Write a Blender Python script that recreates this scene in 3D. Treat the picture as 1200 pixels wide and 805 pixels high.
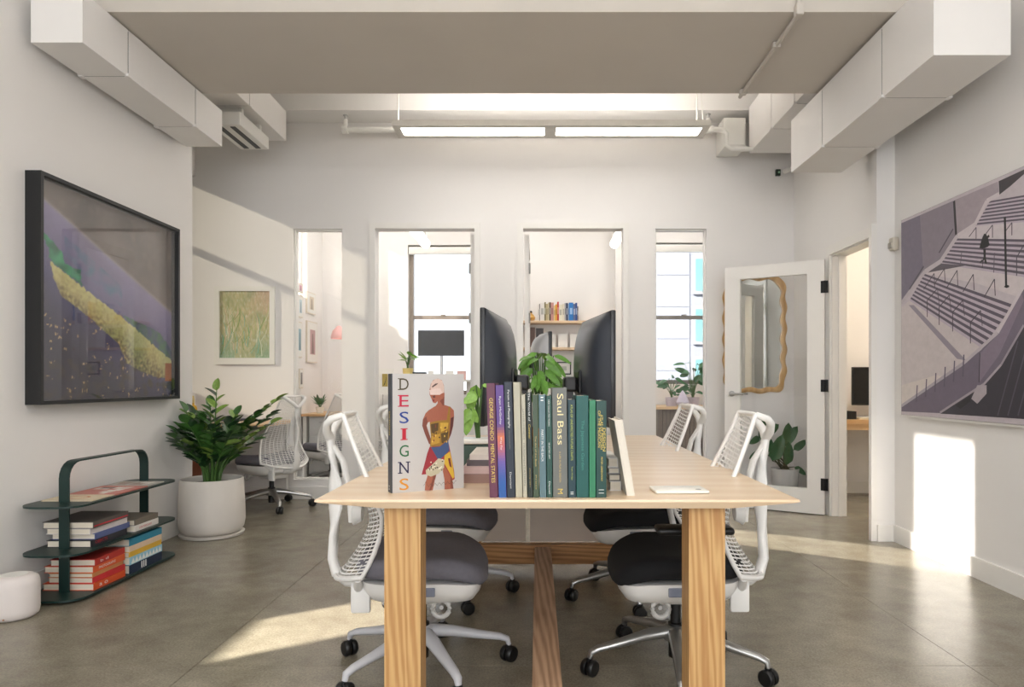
import bpy, bmesh, math, random
from mathutils import Vector, Matrix
random.seed(7)
R = math.radians
for o in list(bpy.data.objects): bpy.data.objects.remove(o)
scene = bpy.context.scene
C = scene.collection

# ------------------------------------------------------------------ camera
F = 800.0; U0 = 630.0; V0 = 448.0; H = 1.10          # focal length (px), vanishing point, eye height
cam_d = bpy.data.cameras.new('camera'); cam = bpy.data.objects.new('camera', cam_d); C.objects.link(cam)
cam.location = (0, 0, H); cam.rotation_euler = (R(90), 0, 0)
cam_d.sensor_width = 36; cam_d.lens = 24.0
cam_d.shift_x = -(U0 - 600) / 1200; cam_d.shift_y = (V0 - 402.5) / 1200
cam_d.clip_start = 0.05
scene.camera = cam
def PX(u, Y): return (u - U0) * Y / F
def PZ(v, Y): return H - (v - V0) * Y / F
def P(u, v, Y): return Vector((PX(u, Y), Y, PZ(v, Y)))

# ------------------------------------------------------------------ light
scene.view_settings.view_transform = 'Standard'; scene.view_settings.look = 'None'
scene.view_settings.gamma = 1.0; scene.view_settings.use_curve_mapping = False
scene.view_settings.exposure = 0.68
w = bpy.data.worlds.new('sky'); scene.world = w; w.use_nodes = True
w.node_tree.nodes['Background'].inputs[0].default_value = (0.86, 0.93, 1.0, 1)
w.node_tree.nodes['Background'].inputs[1].default_value = 1.3
def lamp(name, kind, loc, direction, energy, color=(1, 1, 1), **kw):
    d = bpy.data.lights.new(name, kind); d.energy = energy; d.color = color
    for k, v in kw.items(): setattr(d, k, v)
    o = bpy.data.objects.new(name, d); C.objects.link(o); o.location = loc
    o.rotation_euler = Vector(direction).to_track_quat('-Z', 'Y').to_euler()
    return o
lamp('sun', 'SUN', (-8, -4, 8), (1, 0.65, -0.42), 20.0, (1.0, 0.93, 0.82), angle=R(1.6))
# spot standing in for a sunbeam, sent through the added high window
lamp('sunbeam_spot', 'SPOT', (-9.68, 12.07, 6.18), (1, -0.656, -0.475), 190000, (1.0, 0.94, 0.85), spot_size=R(16), spot_blend=0.1, shadow_soft_size=0.05)
# added fill light behind the camera, inside the closed rear blinds
lamp('rear_fill', 'AREA', (0, -2.85, 2.0), (0, 1, -0.05), 100, (0.93, 0.96, 1.0), shape='RECTANGLE', size=4.6, size_y=2.4)

# ------------------------------------------------------------------ helpers
def lin(c):
    r = []
    for x in c[:3]:
        x = x / 255.0
        r.append(x / 12.92 if x <= 0.04045 else ((x + 0.055) / 1.055) ** 2.4)
    return (r[0], r[1], r[2], 1.0)
MATS = {}
def mat(name, rgb, rough=0.5, metal=0.0, var=0.06, scale=8.0, bump=0.0, bscale=60.0, stretch=(1, 1, 1), coat=0.0, spec=0.5, trans=0.0):
    """plain procedural material: colour modulated a little by noise, optional fine relief"""
    if name in MATS: return MATS[name]
    m = bpy.data.materials.new(name); m.use_nodes = True; nt = m.node_tree; b = nt.nodes['Principled BSDF']
    tc = nt.nodes.new('ShaderNodeTexCoord'); mp = nt.nodes.new('ShaderNodeMapping'); mp.inputs['Scale'].default_value = stretch
    nt.links.new(tc.outputs['Object'], mp.inputs['Vector'])
    n = nt.nodes.new('ShaderNodeTexNoise'); n.inputs['Scale'].default_value = scale; n.inputs['Detail'].default_value = 4
    nt.links.new(mp.outputs[0], n.inputs['Vector'])
    c = lin(rgb); rp = nt.nodes.new('ShaderNodeValToRGB')
    rp.color_ramp.elements[0].position = 0.3; rp.color_ramp.elements[1].position = 0.7
    rp.color_ramp.elements[0].color = tuple(x * (1 - var) for x in c[:3]) + (1,)
    rp.color_ramp.elements[1].color = tuple(min(1, x * (1 + var)) for x in c[:3]) + (1,)
    nt.links.new(n.outputs[0], rp.inputs[0]); nt.links.new(rp.outputs[0], b.inputs['Base Color'])
    b.inputs['Roughness'].default_value = rough; b.inputs['Metallic'].default_value = metal
    b.inputs['Coat Weight'].default_value = coat; b.inputs['Specular IOR Level'].default_value = spec
    if trans: b.inputs['Subsurface Weight'].default_value = trans
    if bump:
        n2 = nt.nodes.new('ShaderNodeTexNoise'); n2.inputs['Scale'].default_value = bscale; n2.inputs['Detail'].default_value = 3
        nt.links.new(tc.outputs['Object'], n2.inputs['Vector'])
        bp = nt.nodes.new('ShaderNodeBump'); bp.inputs['Strength'].default_value = bump; bp.inputs['Distance'].default_value = 0.004
        nt.links.new(n2.outputs[0], bp.inputs['Height']); nt.links.new(bp.outputs[0], b.inputs['Normal'])
    MATS[name] = m; return m
def wood(name, c1, c2, axis, scale=7.0, rough=0.42, dist=5.0):
    if name in MATS: return MATS[name]
    m = bpy.data.materials.new(name); m.use_nodes = True; nt = m.node_tree; b = nt.nodes['Principled BSDF']
    tc = nt.nodes.new('ShaderNodeTexCoord'); mp = nt.nodes.new('ShaderNodeMapping')
    s = [1.0, 1.0, 1.0]; s[axis] = 0.055; mp.inputs['Scale'].default_value = s
    nt.links.new(tc.outputs['Object'], mp.inputs['Vector'])
    wv = nt.nodes.new('ShaderNodeTexWave'); wv.wave_type = 'BANDS'; wv.bands_direction = 'DIAGONAL'
    wv.inputs['Scale'].default_value = scale; wv.inputs['Distortion'].default_value = dist; wv.inputs['Detail'].default_value = 3; wv.inputs['Detail Scale'].default_value = 0.9
    nt.links.new(mp.outputs[0], wv.inputs['Vector'])
    n = nt.nodes.new('ShaderNodeTexNoise'); n.inputs['Scale'].default_value = 70; n.inputs['Detail'].default_value = 5
    nt.links.new(mp.outputs[0], n.inputs['Vector'])
    mx = nt.nodes.new('ShaderNodeMath'); mx.operation = 'MULTIPLY_ADD'; mx.inputs[1].default_value = 0.55
    nt.links.new(wv.outputs['Fac'], mx.inputs[0])
    m2 = nt.nodes.new('ShaderNodeMath'); m2.operation = 'MULTIPLY'; m2.inputs[1].default_value = 0.5
    nt.links.new(n.outputs[0], m2.inputs[0]); nt.links.new(m2.outputs[0], mx.inputs[2])
    rp = nt.nodes.new('ShaderNodeValToRGB'); rp.color_ramp.elements[0].position = 0.12; rp.color_ramp.elements[1].position = 0.8
    rp.color_ramp.elements[0].color = lin(c1); rp.color_ramp.elements[1].color = lin(c2)
    nt.links.new(mx.outputs[0], rp.inputs[0]); nt.links.new(rp.outputs[0], b.inputs['Base Color'])
    b.inputs['Roughness'].default_value = rough
    MATS[name] = m; return m
def glass(name, tint=(1, 1, 1), gloss=0.06):
    if name in MATS: return MATS[name]
    m = bpy.data.materials.new(name); m.use_nodes = True; nt = m.node_tree; nt.nodes.remove(nt.nodes['Principled BSDF'])
    t = nt.nodes.new('ShaderNodeBsdfTransparent'); t.inputs[0].default_value = tint + (1,)
    g = nt.nodes.new('ShaderNodeBsdfGlossy'); g.inputs['Roughness'].default_value = 0.02
    ge = nt.nodes.new('ShaderNodeNewGeometry'); dt = nt.nodes.new('ShaderNodeVectorMath'); dt.operation = 'DOT_PRODUCT'
    nt.links.new(ge.outputs['Incoming'], dt.inputs[0]); nt.links.new(ge.outputs['Normal'], dt.inputs[1])
    def mth(op, x, y=None):
        n = nt.nodes.new('ShaderNodeMath'); n.operation = op
        for i, q in enumerate((x, y)):
            if q is None: continue
            if isinstance(q, (int, float)): n.inputs[i].default_value = q
            else: nt.links.new(q, n.inputs[i])
        return n.outputs[0]
    fr = mth('ADD', mth('MULTIPLY', mth('POWER', mth('SUBTRACT', 1.0, mth('ABSOLUTE', dt.outputs['Value'])), 5.0), 0.5), gloss * 0.4)
    mx = nt.nodes.new('ShaderNodeMixShader')
    nt.links.new(fr, mx.inputs[0]); nt.links.new(t.outputs[0], mx.inputs[1]); nt.links.new(g.outputs[0], mx.inputs[2])
    nt.links.new(mx.outputs[0], nt.nodes['Material Output'].inputs[0])
    MATS[name] = m; return m
def emit(name, rgb, strength):
    if name in MATS: return MATS[name]
    m = bpy.data.materials.new(name); m.use_nodes = True; b = m.node_tree.nodes['Principled BSDF']
    b.inputs['Base Color'].default_value = lin(rgb); b.inputs['Emission Color'].default_value = lin(rgb); b.inputs['Emission Strength'].default_value = strength
    MATS[name] = m; return m
def printmat(rough=0.5, name='printed_ink', coat=0.0):
    if name in MATS: return MATS[name]
    m = bpy.data.materials.new(name); m.use_nodes = True; nt = m.node_tree; b = nt.nodes['Principled BSDF']
    a = nt.nodes.new('ShaderNodeVertexColor'); a.layer_name = 'ink'
    n = nt.nodes.new('ShaderNodeTexNoise'); n.inputs['Scale'].default_value = 40; n.inputs['Detail'].default_value = 3
    mr = nt.nodes.new('ShaderNodeMapRange'); mr.inputs[3].default_value = 0.88; mr.inputs[4].default_value = 1.12
    nt.links.new(n.outputs[0], mr.inputs[0])
    mx = nt.nodes.new('ShaderNodeVectorMath'); mx.operation = 'SCALE'
    nt.links.new(a.outputs[0], mx.inputs[0]); nt.links.new(mr.outputs[0], mx.inputs['Scale'])
    nt.links.new(mx.outputs[0], b.inputs['Base Color']); b.inputs['Roughness'].default_value = rough; b.inputs['Coat Weight'].default_value = coat
    MATS[name] = m; return m

class MB:
    """collects geometry for ONE mesh"""
    def __init__(s): s.bm = bmesh.new()
    def box(s, x0, x1, y0, y1, z0, z1, M=None):
        vs = [s.bm.verts.new((x, y, z)) for z in (z0, z1) for y in (y0, y1) for x in (x0, x1)]
        for f in ((0, 2, 3, 1), (4, 5, 7, 6), (0, 1, 5, 4), (1, 3, 7, 5), (3, 2, 6, 7), (2, 0, 4, 6)): s.bm.faces.new([vs[i] for i in f])
        if M is not None:
            for v in vs: v.co = M @ v.co
        return s
    def rbox(s, x0, x1, y0, y1, z0, z1, r=0.01, seg=2, M=None):
        b = bmesh.new(); t = MB.__new__(MB); t.bm = b; t.box(x0, x1, y0, y1, z0, z1)
        bmesh.ops.bevel(b, geom=b.edges[:], offset=r, segments=seg, affect='EDGES', profile=0.5)
        s.merge(b, M); return s
    def merge(s, b, M=None):
        mp = {}
        for v in b.verts: mp[v] = s.bm.verts.new(M @ v.co if M is not None else v.co)
        for f in b.faces:
            try: s.bm.faces.new([mp[v] for v in f.verts])
            except ValueError: pass
        b.free()
    def lathe(s, prof, n=32, c=(0, 0, 0), axis='Z', cap=True):
        rings = []
        for r, h in prof:
            ring = []
            for i in range(n):
                a = 2 * math.pi * i / n; p = (r * math.cos(a), r * math.sin(a), h)
                if axis == 'Y': p = (p[0], p[2], p[1])
                if axis == 'X': p = (p[2], p[0], p[1])
                ring.append(s.bm.verts.new((p[0] + c[0], p[1] + c[1], p[2] + c[2])))
            rings.append(ring)
        for a, b in zip(rings, rings[1:]):
            for i in range(n): s.bm.faces.new((a[i], a[(i + 1) % n], b[(i + 1) % n], b[i]))
        if cap: s.bm.faces.new(rings[0][::-1]); s.bm.faces.new(rings[-1])
        return s
    def tube(s, pts, r, n=8, flat=None, cap=True, closed=False):
        pts = [Vector(p) for p in pts]; k = len(pts); rings = []
        rs = r if isinstance(r, (list, tuple)) else [r] * k
        up = Vector((0, 0, 1))
        for i, p in enumerate(pts):
            if closed: t = (pts[(i + 1) % k] - pts[i - 1]).normalized()
            else: t = ((pts[min(i + 1, k - 1)] - pts[max(i - 1, 0)])).normalized()
            a = t.cross(up)
            if a.length < 0.05: a = t.cross(Vector((0, 1, 0)))
            if rings and a.dot(la) < 0: a = -a
            a.normalize(); la = a; b = t.cross(a).normalized()
            ra, rb = (rs[i], rs[i]) if flat is None else (rs[i] * flat[0], rs[i] * flat[1])
            rings.append([s.bm.verts.new(p + a * ra * math.cos(2 * math.pi * j / n) + b * rb * math.sin(2 * math.pi * j / n)) for j in range(n)])
        prs = list(zip(rings, rings[1:])) + ([(rings[-1], rings[0])] if closed else [])
        for a, b in prs:
            for j in range(n): s.bm.faces.new((a[j], a[(j + 1) % n], b[(j + 1) % n], b[j]))
        if cap and not closed: s.bm.faces.new(rings[0][::-1]); s.bm.faces.new(rings[-1])
        return s
    def prism(s, poly, d0, d1, plane='XY', M=None):
        def mk(a, b, d):
            p = {'XY': (a, b, d), 'XZ': (a, d, b), 'YZ': (d, a, b)}[plane]
            return s.bm.verts.new(M @ Vector(p) if M is not None else p)
        A = [mk(a, b, d0) for a, b in poly]; B = [mk(a, b, d1) for a, b in poly]; n = len(poly)
        s.bm.faces.new(A[::-1]); s.bm.faces.new(B)
        for i in range(n): s.bm.faces.new((A[i], A[(i + 1) % n], B[(i + 1) % n], B[i]))
        return s
    def mesh(s, name, m, smooth=False, bevel=0.0, seg=1):
        if bevel:
            es = [e for e in s.bm.edges if len(e.link_faces) == 2 and e.calc_face_angle(0) > 0.5]
            bmesh.ops.bevel(s.bm, geom=es, offset=bevel, segments=seg, affect='EDGES', profile=0.5)
        bmesh.ops.recalc_face_normals(s.bm, faces=s.bm.faces[:])
        me = bpy.data.meshes.new(name); s.bm.to_mesh(me); s.bm.free()
        if smooth:
            me.polygons.foreach_set('use_smooth', [True] * len(me.polygons))
            try: me.set_sharp_from_angle(angle=R(smooth if smooth > 1 else 40))
            except Exception: pass
        me.materials.append(m); return me
    def build(s, name, m, parent=None, smooth=False, bevel=0.0, seg=1, label=None):
        o = bpy.data.objects.new(name, s.mesh(name, m, smooth, bevel, seg)); C.objects.link(o); o.parent = parent
        if label: o['label'] = label
        return o
def tag(o, label=None, cat=None, group=None, kind=None):
    if label: o['label'] = label
    if cat: o['category'] = cat
    if group: o['group'] = group
    if kind: o['kind'] = kind
    return o
def thing(name, label, cat, loc=(0, 0, 0), rz=0, group=None):
    o = bpy.data.objects.new(name, None); C.objects.link(o); o.location = loc; o.rotation_euler = (0, 0, rz); o.empty_display_size = 0.05
    return tag(o, label, cat, group)
def struct(o, label=None): return tag(o, label, kind='structure')
def copy_tree(o, parent=None):
    c = o.copy(); C.objects.link(c); c.parent = parent
    for ch in o.children: copy_tree(ch, c)
    return c
def inst(name, me, M, parent):
    o = bpy.data.objects.new(name, me); C.objects.link(o); o.parent = parent; o.matrix_basis = M; return o
def ink_polys(name, polys, tf, parent, step=0.00025, m=None, label=None):
    """flat print: coloured polygons (2D) laid over each other by hair-thin steps; tf(a, b, k) -> 3D"""
    vs, fs, cols = [], [], []
    for k, (pts, col) in enumerate(polys):
        b = len(vs); vs += [tf(a, c, k * step) for a, c in pts]; fs.append(list(range(b, b + len(pts)))); cols.append(lin(col))
    me = bpy.data.meshes.new(name); me.from_pydata(vs, [], fs)
    ca = me.color_attributes.new('ink', 'FLOAT_COLOR', 'CORNER'); i = 0
    for f, c in zip(me.polygons, cols):
        for li in f.loop_indices: ca.data[li].color = c
    me.materials.append(m or printmat()); o = bpy.data.objects.new(name, me); C.objects.link(o); o.parent = parent
    if label: o['label'] = label
    return o
def ink_grid(name, nu, nv, colf, tf, parent, m=None, label=None):
    vs = [tf(i / nu, j / nv, 0) for j in range(nv + 1) for i in range(nu + 1)]
    fs = [(j * (nu + 1) + i, j * (nu + 1) + i + 1, (j + 1) * (nu + 1) + i + 1, (j + 1) * (nu + 1) + i) for j in range(nv) for i in range(nu)]
    me = bpy.data.meshes.new(name); me.from_pydata(vs, [], fs)
    ca = me.color_attributes.new('ink', 'FLOAT_COLOR', 'POINT')
    flat = []
    for j in range(nv + 1):
        for i in range(nu + 1): flat += lin(colf(i / nu, j / nv))
    ca.data.foreach_set('color', flat)
    me.materials.append(m or printmat()); o = bpy.data.objects.new(name, me); C.objects.link(o); o.parent = parent
    if label: o['label'] = label
    return o
def inside(p, poly):
    x, y = p; r = False; n = len(poly)
    for i in range(n):
        x1, y1 = poly[i]; x2, y2 = poly[i - 1]
        if (y1 > y) != (y2 > y) and x < (x2 - x1) * (y - y1) / (y2 - y1) + x1: r = not r
    return r
from mathutils import noise as mnoise
def nz(x, y, s=1.0, k=0.0): return mnoise.noise(Vector((x * s, y * s, k)))
def mixc(a, b, t):
    t = max(0, min(1, t)); return tuple(a[i] + (b[i] - a[i]) * t for i in range(3))
def lettering(txt, m, parent, origin, right, up, length=None, height=None, name='lettering', thick=0.0003, align='LEFT', bold=0.0):
    """flat lettering: text laid along `right`, letters standing along `up`, from origin"""
    cu = bpy.data.curves.new(name, 'FONT'); cu.body = txt; cu.size = 1.0; cu.extrude = 0.0; cu.offset = bold; cu.resolution_u = 3
    t = bpy.data.objects.new(name, cu); C.objects.link(t)
    dg = bpy.context.evaluated_depsgraph_get(); me = bpy.data.meshes.new_from_object(t.evaluated_get(dg)); bpy.data.objects.remove(t)
    xs = [v.co.x for v in me.vertices]; ys = [v.co.y for v in me.vertices]
    x0, x1, y0, y1 = min(xs), max(xs), min(ys), max(ys)
    sx = (length / (x1 - x0)) if length else height / (y1 - y0); sy = (height / (y1 - y0)) if height else sx
    right = Vector(right).normalized(); up = Vector(up).normalized(); nrm = right.cross(up)
    for v in me.vertices: v.co = Vector(origin) + right * ((v.co.x - x0) * sx) + up * ((v.co.y - y0) * sy) + nrm * thick
    me.materials.clear(); me.materials.append(m)
    o = bpy.data.objects.new(name, me); C.objects.link(o); o.parent = parent; return o

# ------------------------------------------------------------------ materials
WALL = mat('white_plaster', (238, 235, 232), 0.75, var=0.015, scale=1.2, bump=0.05, bscale=90)
CEIL = mat('white_ceiling_paint', (240, 238, 235), 0.8, var=0.015, scale=1.5)
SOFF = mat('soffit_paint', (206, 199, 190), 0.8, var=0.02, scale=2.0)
TRIM = mat('white_gloss_trim', (238, 235, 230), 0.4, var=0.01)
DUCT = mat('white_painted_duct', (238, 235, 232), 0.6, var=0.015, scale=3)
GAP = mat('dark_seam', (48, 45, 42), 0.9)
BLACK = mat('black_plastic', (14, 14, 15), 0.4, var=0.1)
WHITEP = mat('white_plastic', (236, 234, 228), 0.35, var=0.01)
GLASS = glass('clear_glass')
# ------------------------------------------------------------------ the room
XL, XR, XREC, XD = -2.61, 2.475, -3.234, 2.42     # left wall, right wall, recess wall, door wall faces
YB, YEXT, ZC = 6.45, 8.30, 3.95
# polished concrete
fm = bpy.data.materials.new('polished_concrete'); fm.use_nodes = True
def concrete(m):
    nt = m.node_tree; b = nt.nodes['Principled BSDF']; g = nt.nodes.new('ShaderNodeNewGeometry')
    def N(scale, det=6, rough=0.6):
        n = nt.nodes.new('ShaderNodeTexNoise'); n.inputs['Scale'].default_value = scale; n.inputs['Detail'].default_value = det; n.inputs['Roughness'].default_value = rough
        nt.links.new(g.outputs['Position'], n.inputs['Vector']); return n
    a = N(1.3, 8, 0.6); r1 = nt.nodes.new('ShaderNodeValToRGB')
    for e, p, c in zip(r1.color_ramp.elements, (0.3, 0.72), ((148, 141, 126), (182, 176, 161))): e.position = p; e.color = lin(c)
    nt.links.new(a.outputs[0], r1.inputs[0])
    s = N(110, 5, 0.8); r2 = nt.nodes.new('ShaderNodeValToRGB')
    for e, p, c in zip(r2.color_ramp.elements, (0.35, 0.66), ((170, 168, 160), (255, 252, 246))): e.position = p; e.color = lin(c)
    nt.links.new(s.outputs[0], r2.inputs[0])
    mx = nt.nodes.new('ShaderNodeMix'); mx.data_type = 'RGBA'; mx.blend_type = 'MULTIPLY'; mx.inputs[0].default_value = 0.75
    md = N(7.0, 7, 0.62); r3 = nt.nodes.new('ShaderNodeValToRGB')
    for e, p, c in zip(r3.color_ramp.elements, (0.25, 0.75), ((196, 190, 182), (255, 255, 252))): e.position = p; e.color = lin(c)
    nt.links.new(md.outputs[0], r3.inputs[0])
    m0 = nt.nodes.new('ShaderNodeMix'); m0.data_type = 'RGBA'; m0.blend_type = 'MULTIPLY'; m0.inputs[0].default_value = 0.8
    nt.links.new(r1.outputs[0], m0.inputs[6]); nt.links.new(r3.outputs[0], m0.inputs[7]); nt.links.new(m0.outputs[2], mx.inputs[6]); nt.links.new(r2.outputs[0], mx.inputs[7]); nt.links.new(mx.outputs[2], b.inputs['Base Color'])
    q = N(5, 6); mr = nt.nodes.new('ShaderNodeMapRange'); mr.inputs[3].default_value = 0.2; mr.inputs[4].default_value = 0.3
    nt.links.new(q.outputs[0], mr.inputs[0]); nt.links.new(mr.outputs[0], b.inputs['Roughness'])
    bp = nt.nodes.new('ShaderNodeBump'); bp.inputs['Strength'].default_value = 0.008; bp.inputs['Distance'].default_value = 0.004
    nt.links.new(q.outputs[0], bp.inputs['Height']); nt.links.new(bp.outputs[0], b.inputs['Normal'])
    b.inputs['Specular IOR Level'].default_value = 0.6
concrete(fm)
floor = struct(MB().box(-3.6, 5.2, -3.3, 8.6, -0.12, -0.012).build('floor', mat('joint_filler', (112, 104, 92), 0.8)))
xs = [-3.6, -1.33, 1.67, 5.2]; ys = [-3.3, -0.35, 2.65, 5.65, 8.6]
for i in range(3):
    for j in range(4):
        g = 0.0014
        MB().box(xs[i] + g, xs[i + 1] - g, ys[j] + g, ys[j + 1] - g, -0.0119, 0).build('concrete_slab', fm, floor, bevel=0.001)

def wall_with_holes(name, axis, pos, thick, a0, a1, z0, z1, holes, m=WALL):
    """wall slab; axis 'Y': plane Y=pos..pos+thick spanning X; axis 'X': plane X=pos..pos+thick spanning Y"""
    b = MB(); cuts = sorted(set([a0, a1] + [h[0] for h in holes] + [h[1] for h in holes]))
    for p, q in zip(cuts, cuts[1:]):
        mid = (p + q) / 2; zs = [(h[2], h[3]) for h in holes if h[0] < mid < h[1]]; z = z0
        for lo, hi in sorted(zs):
            if lo > z: b.box(*((p, q, pos, pos + thick) if axis == 'Y' else (pos, pos + thick, p, q)), z, lo)
            z = hi
        if z < z1: b.box(*((p, q, pos, pos + thick) if axis == 'Y' else (pos, pos + thick, p, q)), z, z1)
    bmesh.ops.remove_doubles(b.bm, verts=b.bm.verts[:], dist=0.0005)
    seen = {}
    for f in list(b.bm.faces):
        k = tuple(sorted(v.index for v in f.verts)); 
    return struct(b.build(name, m))
WT = 0.13
ZT = PZ(268, YB)
SL1 = (PX(344, YB), PX(401, YB)); D1 = (PX(440, YB), PX(556, YB)); D2 = (PX(613, YB), PX(730, YB)); SL2 = (PX(768, YB), PX(828, YB))
ZS = PZ(562, YB)
wall_with_holes('wall_back', 'Y', YB, WT, -3.36, XD + 0.12, 0, ZC, [(*SL1, ZS, ZT), (*D1, 0, ZT), (*D2, 0, ZT), (*SL2, ZS, ZT)])
LW = (1.70, 2.30, 0.56, 2.30)
wall_with_holes('wall_left', 'X', XL - 0.12, 0.12, -3.0, 5.16, 0, ZC, [LW])
struct(MB().box(-3.36, XL - 0.12, 5.04, 5.16, 0, ZC).build('wall_return', WALL))
RW = (5.28, 6.449, 1.0, 3.04)
wall_with_holes('wall_recess', 'X', XREC - 0.126, 0.126, 5.16, YB, 0, ZC, [RW])
wall_with_holes('wall_right', 'X', XR, 0.125, -3.0, 4.80, 0, ZC, [])
DO = (4.90, 5.62, 0, 2.15)
wall_with_holes('wall_doorway', 'X', XD, 0.12, 4.80, YB, 0, ZC, [DO])
RWN = [(-2.3, -0.9, 0.7, 3.1), (-0.7, 0.7, 0.7, 3.1), (0.9, 2.3, 0.7, 3.1)]
wall_with_holes('wall_rear', 'Y', -3.13, 0.13, -2.73, 2.6, 0, ZC, RWN)
struct(MB().box(-3.4, 5.2, -3.13, YB + WT, ZC, ZC + 0.1).build('ceiling', CEIL))
# dropped beam across the room and the ledge at the back wall
struct(MB().box(XL, XR, 3.65, 4.68, 3.08, ZC).build('ceiling_beam', SOFF, bevel=0.006), 'wide dropped plaster beam crossing the ceiling')
struct(MB().box(XREC, XD, 6.15, YB, PZ(144, YB), ZC).build('ceiling_ledge', CEIL, bevel=0.004), 'shallow dropped ledge along the back wall')
# back room
ZB = 3.02
W1 = (PX(478, YEXT), PX(558, YEXT), 0.95, 2.77); W2 = (1.30, 2.30, 1.08, 2.80)
wall_with_holes('wall_exterior', 'Y', YEXT, 0.2, -2.75, 2.75, 0, 3.6, [W1, W2])
CW = (7.20, 7.77, 2.05, 3.12)
wall_with_holes('wall_office_left', 'X', -2.74, 0.12, YB + WT, YEXT, 0, 3.6, [CW])
wall_with_holes('wall_office_right', 'X', 2.62, 0.12, 6.95, YEXT, 0, 3.6, [])
struct(MB().box(-2.75, 2.75, YB + WT, YEXT + 0.2, 3.5, 3.6).build('ceiling_office', CEIL))
struct(MB().box(0.93, 1.15, YEXT - 0.14, YEXT, 0, 3.5).build('trim_column', TRIM, bevel=0.004), 'white boxed column between shelves and window in back room')
# side room on the right
wall_with_holes('wall_study_back', 'Y', 6.80, 0.12, XD + 0.12, 5.0, 0, 3.2, [])
wall_with_holes('wall_study_right', 'X', 4.9, 0.12, 3.6, 6.80, 0, 3.2, [])
wall_with_holes('wall_study_front', 'Y', 3.6, 0.12, XR + 0.125, 4.9, 0, 3.2, [])
struct(MB().box(XR + 0.125, 5.0, 3.6, 6.92, 3.2, 3.3).build('ceiling_study', CEIL))
# baseboards
def base(name, *bx): struct(MB().box(*bx).build(name, TRIM, bevel=0.004))
base('baseboard_left', XL, XL + 0.016, -3, 5.16, 0, 0.115)
base('baseboard_right', XR - 0.016, XR, -3, 4.80, 0, 0.115)
bb = MB()
for a, b2 in ((XREC, D1[0] - 0.06), (D1[1] + 0.06, D2[0] - 0.06), (D2[1] + 0.06, XD)): bb.box(a, b2, YB - 0.016, YB, 0, 0.115)
struct(bb.build('baseboard_back', TRIM, bevel=0.003))
base('baseboard_doorway', XD - 0.016, XD, 5.70, YB - 0.016, 0, 0.115)
base('baseboard_pier', 2.35, XR - 0.016, 4.714, 4.73, 0, 0.115)
base('baseboard_study', XD + 0.12, 4.9, 6.784, 6.80, 0, 0.115)
# casings round the two doorways of the back wall, the sidelights and the side door
def casing(name, x0, x1, zt, y, wdt=0.055, t=0.018):
    o = struct(MB().box(x0 - wdt, x0, y - t, y, 0, zt + wdt).box(x1, x1 + wdt, y - t, y, 0, zt + wdt).box(x0, x1, y - t, y, zt, zt + wdt).build(name, TRIM, bevel=0.003)); return o
casing('trim_1', *D1, ZT, YB); casing('trim_2', *D2, ZT, YB)
tb = MB()
tb.box(XD - 0.018, XD, DO[1], DO[1] + 0.07, 0, 2.225).box(XD - 0.018, XD, DO[0], DO[1], 2.15, 2.225)
struct(tb.build('trim_3', TRIM, bevel=0.003))
struct(MB().box(2.35, XR, 4.73, 4.80, 0, ZC).build('trim_pilaster', WALL))
struct(MB().box(2.312, 2.35, 4.728, 4.765, 0, 2.2).build('trim_5', TRIM, bevel=0.003))
tb = MB(); tb.box(XD, XD + 0.12, DO[1] - 0.012, DO[1], 0, 2.15).box(XD, XD + 0.12, DO[0], DO[0] + 0.012, 0, 2.15).box(XD, XD + 0.12, DO[0] + 0.012, DO[1] - 0.012, 2.138, 2.15).box(XD + 0.05, XD + 0.075, DO[1] - 0.026, DO[1] - 0.012, 0, 2.138)
struct(tb.build('trim_4', TRIM, bevel=0.002))

# ---- windows
FRAMEB = mat('taupe_window_frame', (150, 138, 126), 0.5)
FRAMEG = mat('grey_window_frame', (120, 116, 112), 0.5)
BLIND = mat('white_blind_fabric', (240, 240, 240), 0.8, trans=0.0)
def window_y(name, hole, y, fm_, blind_drop=0.0, rail=None, label=None):
    x0, x1, z0, z1 = hole; r = thing(name, None, None, (0, 0, 0)); struct(r, label); t = 0.05
    MB().box(x0, x0 + t, y, y + 0.09, z0, z1).box(x1 - t, x1, y, y + 0.09, z0, z1).box(x0 + t, x1 - t, y, y + 0.09, z0, z0 + t).box(x0 + t, x1 - t, y, y + 0.09, z1 - t, z1).build('window_frame', fm_, r, bevel=0.004)
    rl = rail if rail else (z0 + z1) / 2
    MB().box(x0 + t, x1 - t, y + 0.02, y + 0.07, rl - 0.022, rl + 0.022).build('meeting_rail', fm_, r, bevel=0.004)
    MB().rbox((x0 + x1) / 2 - 0.03, (x0 + x1) / 2 + 0.03, y, y + 0.02, rl + 0.0221, rl + 0.035, 0.004).build('sash_lock', fm_, r)
    for a, b in ((z0 + t, rl - 0.022), (rl + 0.022, z1 - t)):
        MB().box(x0 + t, x1 - t, y + 0.042, y + 0.048, a, b).build('pane', GLASS, r)
    MB().box(x0 - 0.04, x1 + 0.04, y - 0.06, y, z0 - 0.03, z0).build('window_sill', TRIM, r, bevel=0.004)
    MB().rbox(x0 + 0.005, x1 - 0.005, y - 0.075, y - 0.005, z1 - 0.11, z1 - 0.02, 0.012).build('blind_cassette', WHITEP, r, smooth=True)
    if blind_drop: MB().box(x0 + 0.03, x1 - 0.03, y - 0.03, y - 0.028, z1 - 0.1 - blind_drop, z1 - 0.09).build('added_blind', BLIND, r)
    return r
window_y('window_1', W1, YEXT + 0.08, FRAMEB, 0, PZ(371, YEXT))
window_y('window_2', W2, YEXT + 0.08, FRAMEG, 0, PZ(371, YEXT))
k = 3
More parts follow.
